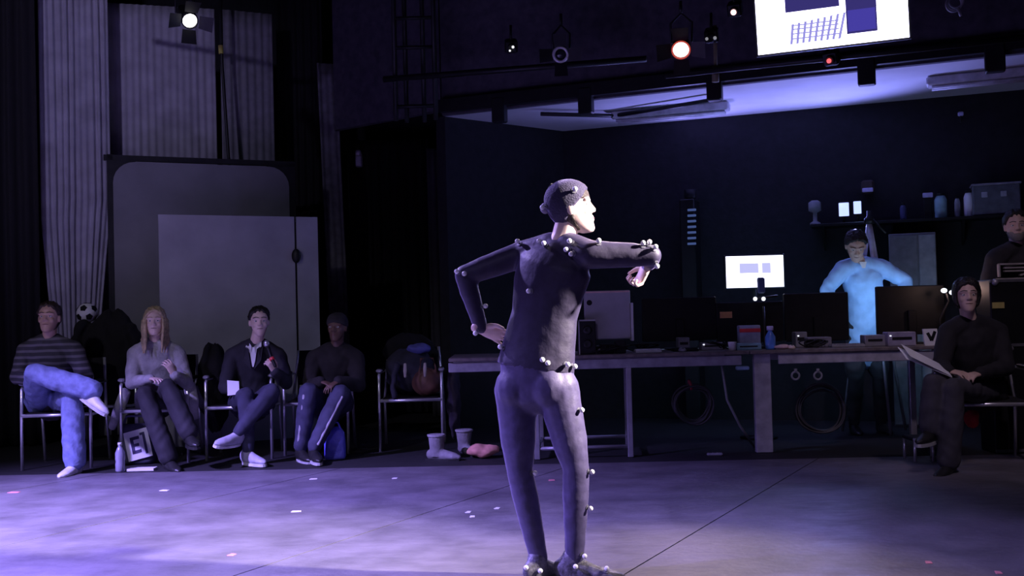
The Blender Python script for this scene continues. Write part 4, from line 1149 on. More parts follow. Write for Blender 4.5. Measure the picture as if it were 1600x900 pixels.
# small camera on a thin stand before the bright screen
q = P(1195, 540, 8.30); cs_ = thing('webcam_stand', 'thin stand with small camera silhouetted on the bright screen', 'camera', (q.x, 8.30, ZTB))
zc1 = P(1190, 432, 8.3).z; x1 = P(1189, 440, 8.3).x
mb = MB(); mb.lathe((q.x, 8.30, ZTB), [(.06, 0), (.06, .012), (.015, .02), (.009, .03), (.009, .34)], 16); part('stem', mb, M_BLKM, cs_, True)
mb = MB(); mb.bbox((x1, 8.30, P(1189, 446, 8.3).z), (.055, .05, .13), .01); part('camera_body', mb, mat('blue_grey_plastic', (.08, .12, .25), .5), cs_)
for px in (1180, 1193):
    mb = MB(); mb.ball(P(px, 467, 8.28), .017); part('lamp', mb, emis('cold_led', (.85, .88, 1), 1.6), cs_, True)
mb = MB(); mb.tube([P(1178, 467, 8.3), P(1215, 462, 8.3)], .008); part('arm', mb, M_BLKM, cs_, True)

# smaller things on the tables
def small_box(name, label, cat, px0, px1, py0, py1, Y, d, m, group=None, b=.005, details=None):
    a, c = P(px0, py1, Y), P(px1, py0, Y); z0 = ZTB; z1 = max(c.z, ZTB + .012)
    mb = MB(); mb.bbox(((a.x + c.x) / 2, Y + d / 2, (z0 + z1) / 2), (c.x - a.x, d, z1 - z0), b)
    o = single(name, mb, m, label, cat, group)
    return o, (a.x, c.x, z0, z1)
o, (x0, x1, z0, z1) = small_box('black_speaker', 'small black speaker box with pale edge beside the silver computer', 'speaker', 904, 930, 499, 543, 8.02, .12, M_BLKP)
mb = MB(); mb.box(((x0 + x1) / 2, 8.017, z1 - .006), (x1 - x0, .004, .012)); mb.box((x0 + .006, 8.017, (z0 + z1) / 2), (.010, .004, z1 - z0)); part('trim', mb, M_STEEL, o)
for k in (.3, .7):
    mb = MB(); mb.lathe(((x0 + x1) / 2 + .005, 8.019, z0 + (z1 - z0) * k), [(.035, 0), (.035, .006), (.02, .008), (.006, .004)], 16, (0, -1, 0)); part('driver', mb, M_BLKM, o, True)
def keyboard(label, px0, px1, Y, m):
    a, b = P(px0, 545, Y), P(px1, 545, Y); t = thing('keyboard', label, 'keyboard', ((a.x + b.x) / 2, Y, ZTB), 0, 'keyboards')
    w = b.x - a.x
    mb = MB(); mb.bbox(((a.x + b.x) / 2, Y + .06, ZTB + .010), (w, .13, .020), .004); part('key_base', mb, m, t)
    for r_ in range(4):
        mb = MB(); n = 12
        for i in range(n): mb.box((a.x + w * (i + .75) / (n + .5), Y + .02 + .027 * r_, ZTB + .023), (w / (n + .5) * .8, .02, .008))
        part('key_row', mb, m, t)
keyboard('white keyboard right of the silver computer', 993, 1034, 8.06, M_WHITE)
keyboard('grey keyboard in front of the operator in blue', 1300, 1352, 8.10, M_GREY)
keyboard('black keyboard at the middle of the tables', 1052, 1092, 8.10, M_BLKP)
def mouse(label, px, Y, m):
    c = P(px, 545, Y); mb = MB(); mb.ball((c.x, Y, ZTB + .012), (.032, .052, .022), 14, 10)
    for v in mb.v: v.z = max(v.z, ZTB)
    o = single('computer_mouse', mb, m, label, 'mouse', 'computer mice', True)
    mb = MB(); mb.box((c.x, Y - .03, ZTB + .030), (.006, .018, .006)); part('wheel', mb, M_BLKP, o)
mouse('pale computer mouse right of the white keyboard', 1066, 8.05, M_GREY)
mouse('white computer mouse by the blue bottle', 1236, 8.03, mat('cream_plastic', (.75, .60, .50), .4))
# cable nests, each its own looped cable
def cable_nest(label, px, Y, R, n, seed, m=None):
    rnd = random.Random(seed); c = P(px, 545, Y); mb = MB()
    pts = []
    for i in range(n * 14):
        a = i / 14 * 2 * math.pi; rr = R * (.6 + .4 * math.sin(i * .37 + seed))
        pts.append(V((c.x + rr * 1.5 * math.cos(a) + .05 * math.sin(i * .11), Y + .06 + rr * .6 * math.sin(a), ZTB + .008 + .055 * abs(math.sin(i * .23 + seed)) * min(1, i / 10))))
    mb.loft(pts, .006, .006, V((.2, .3, 1)), 6, False)
    single('cable_nest', mb, m or M_BLKP, label, 'cable', 'tangled cables on the tables', True)
cable_nest('black cable tangle in front of the silver computer', 948, 8.00, .09, 6, 1)
cable_nest('black cable tangle right of the silver computer', 1003, 8.2, .07, 5, 2)
cable_nest('black cable tangle under the bright screen', 1132, 8.15, .07, 5, 3)
cable_nest('black cable tangle before the operator\'s left monitor', 1272, 8.1, .06, 5, 4)
for i, (px0, px1, h, Y, m, lab) in enumerate(((938, 960, 14, 8.08, M_BLKM, 'low black box before the silver computer'), (962, 978, 20, 8.06, M_BLKP, 'small upright black adapter before the silver computer'), (1060, 1078, 20, 8.3, M_GREY, 'small grey device at the foot of the wide black monitor'),
        (1096, 1130, 12, 8.2, M_STEEL, 'flat steel box left of the red striped carton'), (1150, 1190, 10, 8.08, mat('teal_plastic', (.25, .45, .55), .5), 'flat teal drive in the middle of the tables'), (1244, 1262, 24, 8.3, M_GREY, 'small grey box right of the blue bottle'),
        (1262, 1300, 16, 8.2, mat('violet_grey_box', (.22, .21, .26), .6), 'low violet grey mixer left of the operator'), (1352, 1384, 18, 8.1, M_STEEL, 'steel box below the operator\'s right monitor'), (1388, 1432, 22, 8.04, mat('lilac_box', (.36, .33, .45), .6), 'lilac grey box at the right end of the tables'))):
    a = P(px0, 545, Y).x; b = P(px1, 545, Y).x; hh = h * Y / F
    mb = MB(); mb.bbox(((a + b) / 2, Y + .06, ZTB + hh / 2), (b - a, .12, hh), .005)
    o = single('device_box', mb, m, lab, 'device', 'small boxes on the tables')
    mb = MB(); mb.box(((a + b) / 2, Y - .001, ZTB + hh * .55), ((b - a) * .7, .006, hh * .2)); part('slot', mb, M_BLKM, o)
    if i in (3, 8, 5):
        mb = MB(); mb.box((a + .02, Y - .002, ZTB + hh * .75), (.012, .006, .008)); part('led', mb, emis('cold_led', (.85, .88, 1), 1.6), o)
# red striped carton
o, (x0, x1, z0, z1) = small_box('red_carton', 'pale carton with red stripe under the bright screen', 'box', 1156, 1188, 508, 540, 8.22, .09, mat('pale_carton', (.35, .38, .50), .6))
mb = MB(); mb.box(((x0 + x1) / 2, 8.218, z1 - .04), (x1 - x0, .006, .03)); part('stripe', mb, mat('red_plastic', (.75, .06, .07), .4), o)
# blue bottle
c = P(1204, 545, 8.06); mb = MB(); mb.lathe((c.x, 8.06, ZTB), [(.034, 0), (.040, .01), (.040, .10), (.020, .135), (.014, .15)], 18)
bo = single('blue_bottle', mb, mat('blue_translucent', (.12, .30, .85), .25), 'squat blue bottle with pale cap standing on the table edge', 'bottle', None, True)
mb = MB(); mb.lathe((c.x, 8.06, ZTB + .15), [(.026, 0), (.026, .03), (.022, .034)], 14); part('lid', mb, mat('pale_lilac', (.55, .52, .8), .4), bo, True)
# tissue and cup
c = P(1222, 545, 8.0); heap('pink_tissue', 'crumpled pink tissue beside the blue bottle', 'tissue', (c.x, 8.02, ZTB + .022), (.06, .04, .020), mat('pink_tissue', (.75, .52, .50), .8), 31)
c = P(1146, 545, 8.0); mb = MB(); mb.lathe((c.x, 7.99 + .05, ZTB), [(.028, 0), (.034, .065), (.036, .068), (.030, .066), (.025, .01)], 16)
single('paper_cup', mb, M_WHITE, 'small white cup at the table edge below the bright screen', 'cup', None, True)
# card with black tick mark at the right end
c = P(1456, 527, 8.0); mb = MB(); mb.prism([V((c.x - .055, 8.0, ZTB)), V((c.x + .055, 8.0, ZTB)), V((c.x + .055, 8.03, ZTB + .13)), V((c.x - .055, 8.03, ZTB + .13))], V((0, .02, 0)))
o = single('mark_card', mb, M_PAPER, 'white card with black V mark beside the seated woman in black', 'card')
for (xa_, za_, xb_, zb_) in ((-.025, .10, .0, .04), (.0, .04, .035, .11)):
    a = V((c.x + xa_, 7.998 + za_ * .23, ZTB + za_)); b = V((c.x + xb_, 7.998 + zb_ * .23, ZTB + zb_)); d = (b - a).normalized() ; n = V((-d.z, 0, d.x)) * .012
    mb = MB(); mb.prism([a - n, b - n, b + n, a + n], V((0, -.004, 0))); part('ink_stroke', mb, M_BLKP, o)
# desk lamp heads seen right of the operator
t = thing('gooseneck_lamp', 'gooseneck lamp with two small lit heads beside the woman in black', 'lamp', P(1470, 540, 8.3)[:])
t.location.z = ZTB
qb = V(t.location)
mb = MB(); mb.tube([qb, qb + V((.0, 0, .2)), P(1482, 470, 8.3), P(1478, 458, 8.28)], .009); part('neck', mb, M_BLKM, t, True)
mb = MB(); mb.lathe(qb, [(.06, 0), (.06, .012), (.012, .02)], 16); part('base', mb, M_BLKM, t, True)
for px, py in ((1475, 454), (1488, 457)):
    mb = MB(); mb.ball(P(px, py, 8.25), (.026, .02, .020)); part('lamp_head', mb, emis('cold_led', (.85, .88, 1), 1.6), t, True)
point('gooseneck_glow', P(1484, 452, 8.18), (1.0, .62, .52), 1.6, .03)
# under-table coils
def coil(label, px, py, R, Y, loops, seed, m):
    rnd = random.Random(seed); c = P(px, py, Y); c.z = max(c.z, R + .012)
    root = thing('cable_coil', label, 'cable', (c.x, Y, c.z - R), 0, 'cable coils under the tables')
    for k in range(loops):
        mb = MB(); mb.torus(c + V((rnd.uniform(-.015, .015), rnd.uniform(-.03, .03), rnd.uniform(-.008, .02))), R * rnd.uniform(.82, .98), .0085, V((rnd.uniform(-.12, .12), 1, rnd.uniform(-.15, .15))), 36, 6, .03)
        part('loop', mb, m, root, True)
    return root, c
root, c = coil('hanging cable coil with red tie under the steel framed table', 1083, 632, .165, 8.35, 9, 1, mat('dark_grey_cable', (.05, .05, .055), .45))
mb = MB(); mb.torus(c + V((-.02, 0, .16)), .035, .012, V((1, 0, .2)), 18, 8); part('tie', mb, mat('dark_red_tie', (.32, .04, .06), .7), root, True)
root, c = coil('tall cable coil under the pale apron table', 1282, 640, .20, 8.4, 7, 2, mat('dark_grey_cable', (.05, .05, .055), .45))
for i, (px, lab) in enumerate(((1243, 'left round cable clamp below the pale apron'), (1278, 'right round cable clamp below the pale apron'))):
    mb = MB(); mb.torus(P(px, 587, 8.02), .030, .008, V((0, 1, 0)), 18, 8); mb.box(P(px, 579, 8.02), (.02, .02, .03)); single('cable_clamp', mb, M_GREY, lab, 'clamp', 'cable clamps', True)
mb = MB(); mb.loft([P(1128, 572, 8.1), P(1136, 625, 8.12), P(1156, 665, 8.14), G(1180, 700)], .010, .010, V((0, 1, 0)), 8, False)
single('sagging_cable', mb, M_GREY, 'grey cable sagging from the tables down to the floor', 'cable', None, True)
mb = MB(); c = P(1160, 575, 8.0); mb.bbox(c + V((0, 0, .0)), (.10, .05, .03), .006); o = single('cable_tray', mb, mat('cyan_tray', (.25, .38, .55), .5), 'short pale bracket under the gap between the tables', 'bracket')
mb = MB(); g = G(1117, 712); mb.bbox(g + V((0, 0, .012)), (.12, .05, .024), .008); o = single('power_strip', mb, M_GREY, 'small grey power strip on the floor under the tables', 'power strip')
for k in (-1, 0, 1):
    mb = MB(); mb.lathe(g + V((k * .035, 0, .022)), [(.014, 0), (.014, .004), (.010, .001)], 10); part('socket', mb, M_BLKP, o)

# ------------------------------------------------------------------ back wall equipment
def wallpt(px, py, lift=0.0):
    d = ray(px, py); o = V((0, 0, H)); t = (b0 - bn * lift - o).dot(bn) / d.dot(bn); return o + d * t
Mw = Matrix((bd, bn, V((0, 0, 1)))).transposed()
# shelf board
a, b = wallpt(1268, 352, .16), wallpt(1640, 352, .16); zsh = a.z
L = (V((b.x, b.y, 0)) - V((a.x, a.y, 0))).length
mid = (a + b) / 2; mid.z = zsh
root = thing('wall_shelf', 'long black shelf on the wall behind the control desk', 'shelf', mid[:])
mb = MB(); mb.bbox(mid + V((0, 0, -.015)), (L, .30, .03), .004, Mw); part('shelf_board', mb, M_BLKP, root)
for k in (-.45, -.15, .15, .45):
    mb = MB(); cc = mid + bd * (L * k); mb.prism([cc + bn * .15 - V((0, 0, .03)), cc - bn * .12 - V((0, 0, .03)), cc + bn * .15 - V((0, 0, .25))], bd * .02); part('shelf_bracket', mb, M_BLKM, root)
def on_shelf(px): 
    p = wallpt(px, 352, .16); p.z = zsh; return p
def clip_lamp(label, px, py, w, h, color, watts):
    c = wallpt(px, py, .22); r_ = thing('clip_lamp', label, 'lamp', (c.x, c.y, zsh), 0, 'clip lamps on the wall shelf')
    mb = MB(); mb.bbox(c, (w, .10, h), .01, Mw); part('housing', mb, M_BLKP, r_)
    mb = MB(); mb.bbox(c - bn * .055, (w * .92, .012, h * .92), .004, Mw); part('lens', mb, emis('lamp_lens_blue', (.42, .52, 1.0), 1.7), r_)
    mb = MB(); mb.tube([c - V((0, 0, h / 2)), V((c.x, c.y, zsh))], .012); part('stem', mb, M_BLKM, r_, True)
    return c
c1 = clip_lamp('left lit clip lamp on the shelf above the operator', 1319, 328, .10, .14, BLUE, 20)
c2 = clip_lamp('right lit clip lamp on the shelf above the operator', 1340, 325, .075, .13, BLUE, 20)
spot('clip_lamp_beam', c1 - bn * .08 + V((0, 0, .02)), c1 - bn * 1.2 + V((-.5, 0, 1.0)), (.28, .30, 1.0), 150, 150, .6, .05)
spot('clip_lamp_beam', c2 - bn * .08 + V((0, 0, .02)), c2 - bn * .9 - V((0, 0, .6)), (.26, .42, 1.0), 16, 110, .8, .05)
# cylinders, bottles, boxes on the shelf
def flask(label, px, w, h, m, name='flask', cat='bottle', lid=None):
    c = on_shelf(px); ww = w * c.y / F / 2; hh = h * c.y / F
    mb = MB(); mb.lathe(c, [(ww * .9, 0), (ww, .01), (ww, hh * .8), (ww * .8, hh * .92), (ww * .6, hh)], 18)
    o = single(name, mb, m, label, cat, 'bottles on the wall shelf', True)
    mb = MB(); mb.lathe(c + V((0, 0, hh)), [(ww * .66, 0), (ww * .66, .02), (ww * .5, .025)], 14); part('lid', mb, lid or M_BLKP, o, True)
flask('fat teal canister on the shelf behind the desk', 1471, 19, 36, mat('teal_can', (.30, .50, .55), .45))
flask('tall white canister on the shelf right of the teal one', 1515, 15, 38, M_WHITE)
flask('thin grey bottle between teal and white canisters', 1497, 9, 30, M_GREY)
flask('small dark bottle on the shelf left of the teal canister', 1412, 10, 24, mat('dark_blue_glass', (.08, .09, .22), .3))
c = on_shelf(1451); mb = MB(); mb.bbox(c + V((0, 0, .12)), (.07, .06, .24), .008, Mw); o = single('mocap_unit', mb, M_BLKP, 'black unit with pale top left of the teal canister', 'device')
mb = MB(); mb.bbox(c + V((0, 0, .225)) - bn * .03, (.09, .02, .045), .006, Mw); part('cap_light', mb, mat('pale_lilac', (.55, .52, .8), .4), o)
c = on_shelf(1557); mb = MB(); mb.bbox(c + V((0, 0, .14)), (.40, .22, .28), .01, Mw); o = single('storage_box', mb, mat('smoky_box', (.12, .13, .15), .4), 'smoky grey storage box on the shelf beside the bearded man', 'box')
mb = MB(); mb.bbox(c + V((0, 0, .285)), (.42, .24, .02), .006, Mw); part('lid', mb, M_GREY, o)
for k in (-.10, .06):
    mb = MB(); mb.bbox(c + V((k * bd.x, k * bd.y, .19)) - bn * .112, (.05, .01, .05), .003, Mw); part('sticker', mb, mat('faded_sticker', (.40, .40, .46), .7), o)
# small wall lamp and clamp
c = wallpt(1356, 297, .08); r_ = thing('wall_sensor', 'small wall sensor with pale face high above the operator', 'sensor', c[:])
mb = MB(); mb.bbox(c + V((0, 0, .03)), (.12, .10, .13), .02, Mw); part('housing', mb, mat('dark_brown_case', (.05, .035, .03), .6), r_)
mb = MB(); mb.bbox(c - bn * .055 + V((0, 0, -.005)), (.10, .02, .04), .006, Mw); part('face', mb, mat('pale_lilac', (.55, .52, .8), .4), r_)
c = on_shelf(1274); mb = MB(); mb.lathe(c, [(.05, 0), (.05, .02), (.02, .04), (.02, .12), (.06, .14), (.06, .22), (.03, .24)], 16); single('dark_spotlamp', mb, M_GREY, 'small unlit grey lamp at the left end of the shelf', 'lamp', None, True)
# tripod standing behind the operator
c = wallpt(1358, 345, .9); 
r_ = thing('camera_tripod', 'pale camera tripod rising behind the operator\'s shoulder', 'tripod', (c.x, c.y, 0))
apex = c
for dx, dy in ((-.26, .14), (.30, .10), (.05, -.22)):
    mb = MB(); f_ = V((c.x + dx, c.y + dy, 0)); m1 = lerp(apex, f_, .35)
    mb.tube([apex, m1], .020); up_ = part('leg', mb, mat('pale_tripod', (.62, .6, .7), .4), r_, True)
    mb = MB(); mb.tube([m1, f_], .013); part('lower_leg', mb, M_STEEL, up_, True)
mb = MB(); mb.lathe(apex - V((0, 0, .03)), [(.03, 0), (.045, .02), (.045, .05), (.02, .07), (.02, .12)], 14); part('head', mb, M_BLKM, r_, True)
mb = MB(); mb.tube([apex + V((0, 0, .05)), apex + V((.10, -.12, -.12))], .009); part('pan_handle', mb, M_BLKM, r_, True)
# cabinet behind the operator: two doors
a, b = wallpt(1388, 366, .45), wallpt(1462, 366, .45)
cw = (V((b.x, b.y, 0)) - V((a.x, a.y, 0))).length; ztop = a.z; mid = (a + b) / 2; mid.z = 0
r_ = thing('storage_cabinet', 'dull grey double door cabinet behind the operator', 'cabinet', mid[:])
mb = MB(); mb.bbox(mid + bn * .18 + V((0, 0, ztop / 2)), (cw, .36, ztop), .006, Mw); part('body', mb, mat('grey_cabinet', (.16, .165, .18), .6), r_)
for s, f in ((-1, .62), (1, .38)):
    cx_ = mid + bd * (-cw / 2 + cw * (.31 if s < 0 else .81)); mb = MB(); mb.bbox(cx_ + V((0, 0, ztop / 2)) - bn * .012, (cw * f - .01, .02, ztop - .04), .004, Mw)
    dr = part('door', mb, MATS['grey_cabinet'] if s < 0 else mat('paler_cabinet', (.22, .225, .25), .6), r_)
    mb = MB(); mb.tube([cx_ + bd * (cw * f * .4 * -s) - bn * .03 + V((0, 0, ztop * .55)), cx_ + bd * (cw * f * .4 * -s) - bn * .03 + V((0, 0, ztop * .65))], .008); part('handle', mb, M_STEEL, dr, True)
# rack with a ladder of blue indicator lights
a = wallpt(1080, 352, .3)
r_ = thing('equipment_rack', 'tall black equipment rack with a column of blue indicator lights', 'rack', (a.x, a.y, 0))
zt_ = wallpt(1080, 312, .3).z
mb = MB(); mb.bbox((a.x, a.y + .06, zt_ / 2), (.15, .3, zt_), .01, Mw); part('case', mb, M_BLKP, r_)
for k in range(7):
    q = wallpt(1081, 328 + k * 8.8, .42); mb = MB(); mb.bbox(q, (.085, .02, .022), .003, Mw)
    part('indicator', mb, emis('indicator_blue', (.22, .36, 1.0), .55 if k in (1, 2, 5) else .22), r_)
mb = MB(); u_ = V((a.x, a.y, zt_)); mb.lathe(u_, [(.05, 0), (.06, .02), (.06, .10), (.05, .10), (.045, .04)], 16); part('added_uplight', mb, M_BLKP, r_, True)  # uplight added on the rack to brighten the soffit
mb = MB(); mb.lathe(u_ + V((0, 0, .045)), [(.044, 0), (.040, .012)], 16); part('added_uplight_lens', mb, emis('lamp_lens_blue', (.42, .52, 1.0), 1.7), r_, True)
spot('added_uplight_beam', u_ + V((0, 0, .11)), u_ + V((-.15, -.8, 1.2)), (.30, .28, 1.0), 48, 140, .7, .04)  # beam of the added uplight, for the left of the soffit
# flight case at the right edge
p0 = P(1546, 437, 7.70); zt_ = p0.z
r_ = thing('flight_case', 'black flight case with steel corners in front of the bearded man', 'case', (p0.x + .35, 7.82, 0))
mb = MB(); mb.bbox((p0.x + .36, 7.82, zt_ / 2), (.72, .24, zt_), .008); part('body', mb, M_BLKP, r_)
for z in (.02, zt_ * .62, zt_ - .012):
    mb = MB(); mb.bbox((p0.x + .36, 7.697, z), (.72, .012, .024), .003); part('edge_strip', mb, mat('dull_steel', (.15, .15, .17), .5, .5), r_)
for x in (p0.x + .04, p0.x + .68):
    mb = MB(); mb.ball((x, 7.70, zt_ - .02), .026, 10, 8); part('corner', mb, M_STEEL, r_, True)
q = P(1560, 477, 7.69); mb = MB(); mb.box((q.x, 7.694, q.z), (.09, .008, .045)); part('yellow_label', mb, mat('ochre_label', (.45, .38, .12), .7), r_)
q = P(1580, 545, 7.69); mb = MB(); mb.lathe((q.x, 7.698, q.z), [(.02, -.004), (.02, .01), (.012, .014)], 12, (0, -1, 0)); part('knob', mb, M_STEEL, r_, True)

# ------------------------------------------------------------------ lanterns, cameras and the screen up high
def lantern(label, px, py, Y, aim, lit=None, r=.085, rim=None, rw=.007, name='stage_lantern', watts=0, color=(1, 1, 1), angle=35):
    c = P(px, py, Y); d = (V(aim) - c).normalized(); root = thing(name, label, 'stage light', c[:], 0, 'stage lanterns')
    mb = MB(); mb.lathe(c, [(r * .55, -.34), (r * .8, -.30), (r * .8, -.12), (r * 1.05, -.10), (r * 1.05, .0), (r * .9, .0), (r * .9, -.02)], 20, d); part('barrel', mb, M_BLKM, root, True)
    mb = MB(); mb.lathe(c - d * .018, [(r * .88, 0), (r * .80, .010), (r * .45, .022), (.004, .028)], 20, d); part('lens', mb, lit or mat('dark_lens', (.02, .02, .03), .08), root, True)
    if rim: mb = MB(); mb.torus(c + d * .004, r * .96, rw, d, 24, 8); part('rim', mb, rim, root, True)
    side = d.cross(V((0, 0, 1))).normalized(); b = c - d * .2
    mb = MB(); mb.tube([b + side * r * 1.15, b + side * r * 1.2 + V((0, 0, .16)), b + V((0, 0, .24)), b - side * r * 1.2 + V((0, 0, .16)), b - side * r * 1.15], .010); part('yoke', mb, M_BLKM, root, True)
    mb = MB(); mb.tube([b + V((0, 0, .24)), b + V((0, 0, .34))], .014); part('clamp', mb, M_BLKM, root, True)
    for k in range(4):
        a = k * math.pi / 2; e = side * math.cos(a) + d.cross(side) * math.sin(a); f = d.cross(e)
        mb = MB(); o_ = c + e * r * 1.1; mb.prism([o_ + f * r * .8, o_ - f * r * .8, o_ - f * r * .95 + e * .11 + d * .05, o_ + f * r * .95 + e * .11 + d * .05], e.cross(f) * .003)
        part('barn_door', mb, M_BLKM, root)
    if watts:
        s = spot('lantern_beam', c + d * .03, aim, color, watts, angle, .5, .06)
    return root
AIM = (0.3, 4.4, 0.9)
lantern('lit lantern with reddish white lens hanging at the gallery', 1064, 78, 8.1, (.4, 3.6, .5), emis('lens_warm', (1.0, .72, .70), 7.0), .072, emis('lens_rim_red', (1.0, .12, .08), .5), watts=430, color=(1, .76, .74), angle=44)
lantern('lit white lantern hanging before the grey curtain', 297, 33, 8.9, (-.2, 4.6, .6), emis('lens_white', (1.0, .95, .95), 9.0), .070, watts=320, color=(.7, .62, 1.0), angle=40)
lantern('unlit lantern with pale rim on the bar left of the gallery', 876, 85, 8.75, (-.2, 2.5, 1.2), None, .062, mat('pale_rim', (.75, .74, .78), .4, .1), rw=.013)
mb = MB(); mb.tube([P(298, 10, 9.05), P(298, -60, 9.05)], .02)
mb.tube([P(120, -40, 9.1), P(430, -30, 9.1)], .026)
single('lighting_bar', mb, M_BLKM, 'black lighting bar above the grey curtain', 'pipe', None, True)
def mocap_cam(label, px, py, Y, leds, lm):
    c = P(px, py, Y); d = (V(AIM) - c).normalized(); root = thing('tracking_camera', label, 'camera', c[:], 0, 'motion tracking cameras')
    s = d.cross(V((0, 0, 1))).normalized(); u = s.cross(d); M = Matrix((s, d, u)).transposed()
    mb = MB(); mb.bbox(c - d * .05, (.11, .10, .11), .012, M); part('housing', mb, M_BLKP, root)
    mb = MB(); mb.lathe(c, [(.034, 0), (.034, .03), (.026, .032), (.022, .02)], 18, d); part('lens', mb, M_BLKM, root, True)
    for lx, lz, r in leds:
        mb = MB(); mb.ball(c + s * lx + u * lz + d * .035, r, 10, 8); part('led', mb, lm, root, True)
    mb = MB(); mb.tube([c - d * .05 + u * .05, c - d * .05 + V((0, 0, .18))], .012); part('mount', mb, M_BLKM, root, True)
L_RED = emis('led_red', (1.0, .12, .14), 1.5); L_WHT = emis('led_white', (.95, .95, 1), 1.3); L_PINK = emis('led_pink', (1.0, .55, .55), 3.0)
mocap_cam('tracking camera with pinkish light left of the hanging screen', 1147, 17, 8.0, [(0, 0, .022)], L_PINK)
mocap_cam('tracking camera with red light under the hanging screen', 1297, 93, 7.70, [(0, 0, .018)], L_RED)
mocap_cam('tracking camera with two tiny white lights near the truss', 799, 74, 8.9, [(-.012, .012, .012), (.015, -.02, .009)], L_WHT)
mocap_cam('tracking camera with paired pale lights right of the lit lantern', 1111, 58, 8.2, [(-.035, 0, .014), (.03, 0, .013)], emis('led_dim', (.7, .7, .8), .35))
# pole with pale tape above a hanger
mb = MB(); mb.tube([P(1118, 104, 8.25), P(1118, 128, 8.25)], .03); mb.tube([P(1117, 40, 8.25), P(1118, 104, 8.25)], .016); single('drop_pole', mb, mat('ochre_tape', (.22, .20, .12), .7), 'short ochre wrapped drop pole above a gallery hanger', 'pole', None, True)
# pale clamp on the narrow grey drape
c = P(561, 250, 10.9); mb = MB(); mb.bbox(c, (.07, .06, .16), .012); o = single('wall_clamp', mb, M_STEEL, 'small pale clamp beside the narrow grey drape', 'clamp'); mb = MB(); mb.ball(c + V((.0, -.04, .07)), .035); part('knob', mb, M_STEEL, o, True)
# coiled cable hung at the top right
c = P(1490, 6, 7.3); rt = thing('hung_cable', 'small grey cable loop hanging at the upper right', 'cable', c[:])
for k in range(3):
    mb = MB(); mb.torus(c + V((k * .01, 0, .01 * k)), .055 - .004 * k, .007, V((.2 * k, 1, .2)), 24, 6); part('loop', mb, M_GREY, rt, True)
mb = MB(); mb.tube([c + V((.03, 0, -.03)), c + V((.05, 0, -.09))], .01); part('plug', mb, M_GREY, rt, True)
mb = MB(); mb.tube([c + V((.055, 0, 0)), c + V((.06, 0, .4))], .006); part('cord', mb, M_GREY, rt, True)
c = wallpt(1501, 178, .05); mb = MB(); mb.bbox(c, (.05, .04, .04), .008, Mw); o = single('wall_hook', mb, mat('pale_lilac', (.55, .52, .8), .4), 'tiny pale hook on the black wall under the soffit', 'hook'); mb = MB(); mb.tube([c, c - V((0, 0, .08))], .01); part('hook_end', mb, M_BLKM, o, True)

# hanging projection screen
BL, BR = P(1185, 86, 7.45), P(1421, 58, 7.15)
ex = (BR - BL); sw = ex.length; ex.normalize()
TLd = P(1172, 0, 7.42) - BL; ey = (TLd - ex * TLd.dot(ex)).normalized(); en = ex.cross(ey); en = en if en.y < 0 else -en
shh = sw * .76
scr = thing('hanging_screen', 'brightly lit white screen hanging tilted under the gallery', 'screen', (BL + ex * sw / 2)[:])
def sq(name, x0, x1, y0, y1, lift, m, parent, th=.004):
    mb = MB(); o_ = BL + en * lift; mb.prism([o_ + ex * x0 * sw + ey * y0 * shh, o_ + ex * x1 * sw + ey * y0 * shh, o_ + ex * x1 * sw + ey * y1 * shh, o_ + ex * x0 * sw + ey * y1 * shh], en * th); return part(name, mb, m, parent)
sq('frame', -.012, 1.012, -.016, 1.016, -.04, M_BLKM, scr, .036)
ss = sq('screen_face', 0, 1, 0, 1, 0, emis('projection_white', (.74, .70, 1.0), 6.0), scr)
U1 = emis('ui_dark_blue', (.05, .04, .22), .8); U2 = emis('ui_blue', (.07, .055, .42), .9); U3 = emis('ui_lilac', (.42, .40, 1.0), .8)
sq('window', .20, .56, .35, .86, .005, U1, ss, .002)
sq('side_panel', .60, .80, .09, .86, .005, U1, ss, .002)
sq('panel_glow', .61, .79, .11, .30, .0072, U2, ss, .001)
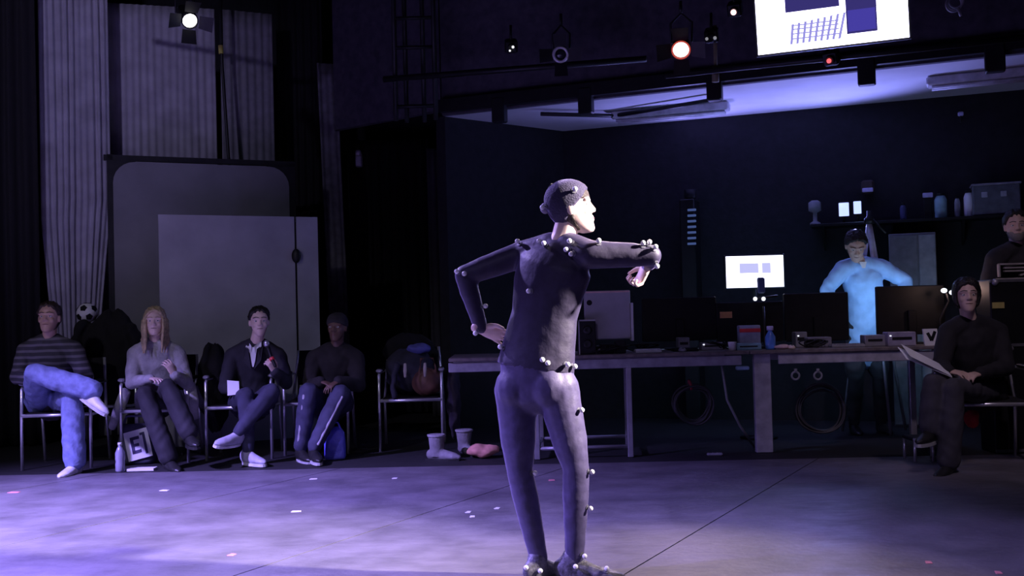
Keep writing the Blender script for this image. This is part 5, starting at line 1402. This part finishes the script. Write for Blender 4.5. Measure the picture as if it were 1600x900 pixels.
for i in range(9):                                # receding grid lines of the drawn floor
    x = .22 + i * .040
    mb = MB(); o_ = BL + en * .005
    mb.prism([o_ + ex * (x * sw) + ey * (.06 * shh), o_ + ex * ((x + .018) * sw) + ey * (.06 * shh), o_ + ex * ((x + .018 + .02 + .004 * i) * sw * .985) + ey * ((.24 + .006 * i) * shh), o_ + ex * ((x + .02 + .004 * i) * sw * .985) + ey * ((.24 + .006 * i) * shh)], en * .002); part('grid_line', mb, U3, ss)
for y in (.10, .145, .185, .22): sq('grid_row', .24, .55, y, y + .012, .0072, U3, ss, .001)
for x in (.15, .85):
    mb = MB(); a = BL + ex * x * sw + ey * shh - en * .02; mb.tube([a, V((a.x, a.y, ZT))], .008); part('hanger_wire', mb, M_BLKM, scr, True)

# ------------------------------------------------------------------ tape marks on the stage floor
M_TW = mat('white_tape', (.92, .92, .90), .35); M_TR = mat('pink_tape', (.90, .30, .34), .4)
for px, py, w, m, lab in ((22, 770, 9, M_TR, 'pink tape mark on the floor at the far left edge'), (257, 767, 7, M_TW, 'faint white tape mark on the floor below the blonde woman'), (463, 800, 8, M_TW, 'white tape mark on the floor in the left middle of the stage'),
        (362, 868, 5, M_TR, 'small pink tape dot on the floor at the lower left'), (490, 749, 6, M_TW, 'tiny white tape mark below the capped person'), (617, 748, 4, M_TW, 'tiny white tape mark below the empty chair'),
        (732, 801, 4, M_TW, 'white tape scrap left of the performer, upper of two'), (738, 808, 4, M_TW, 'white tape scrap left of the performer, lower of two'), (777, 795, 4, M_TW, 'white tape scrap nearest the performer\'s left leg'),
        (862, 751, 5, M_TR, 'pink tape mark between the performer\'s legs'), (1451, 880, 5, M_TR, 'pink tape dot on the floor at the lower right'), (1560, 896, 5, M_TR, 'pink tape dot at the bottom right corner')):
    g = G(px, py); s = w * g.y / F
    mb = MB(); a = random.uniform(-.3, .3); M = Matrix.Rotation(a, 3, 'Z'); pts = [(-s, -.018), (-s * .6, -.024), (s, -.020), (s * .9, .020), (-s * .8, .024)]
    mb.prism([g + M @ V((x, y, .0031)) for x, y in pts], V((0, 0, .002)))
    single('tape_mark', mb, m, lab, 'tape', 'tape marks on the stage floor')
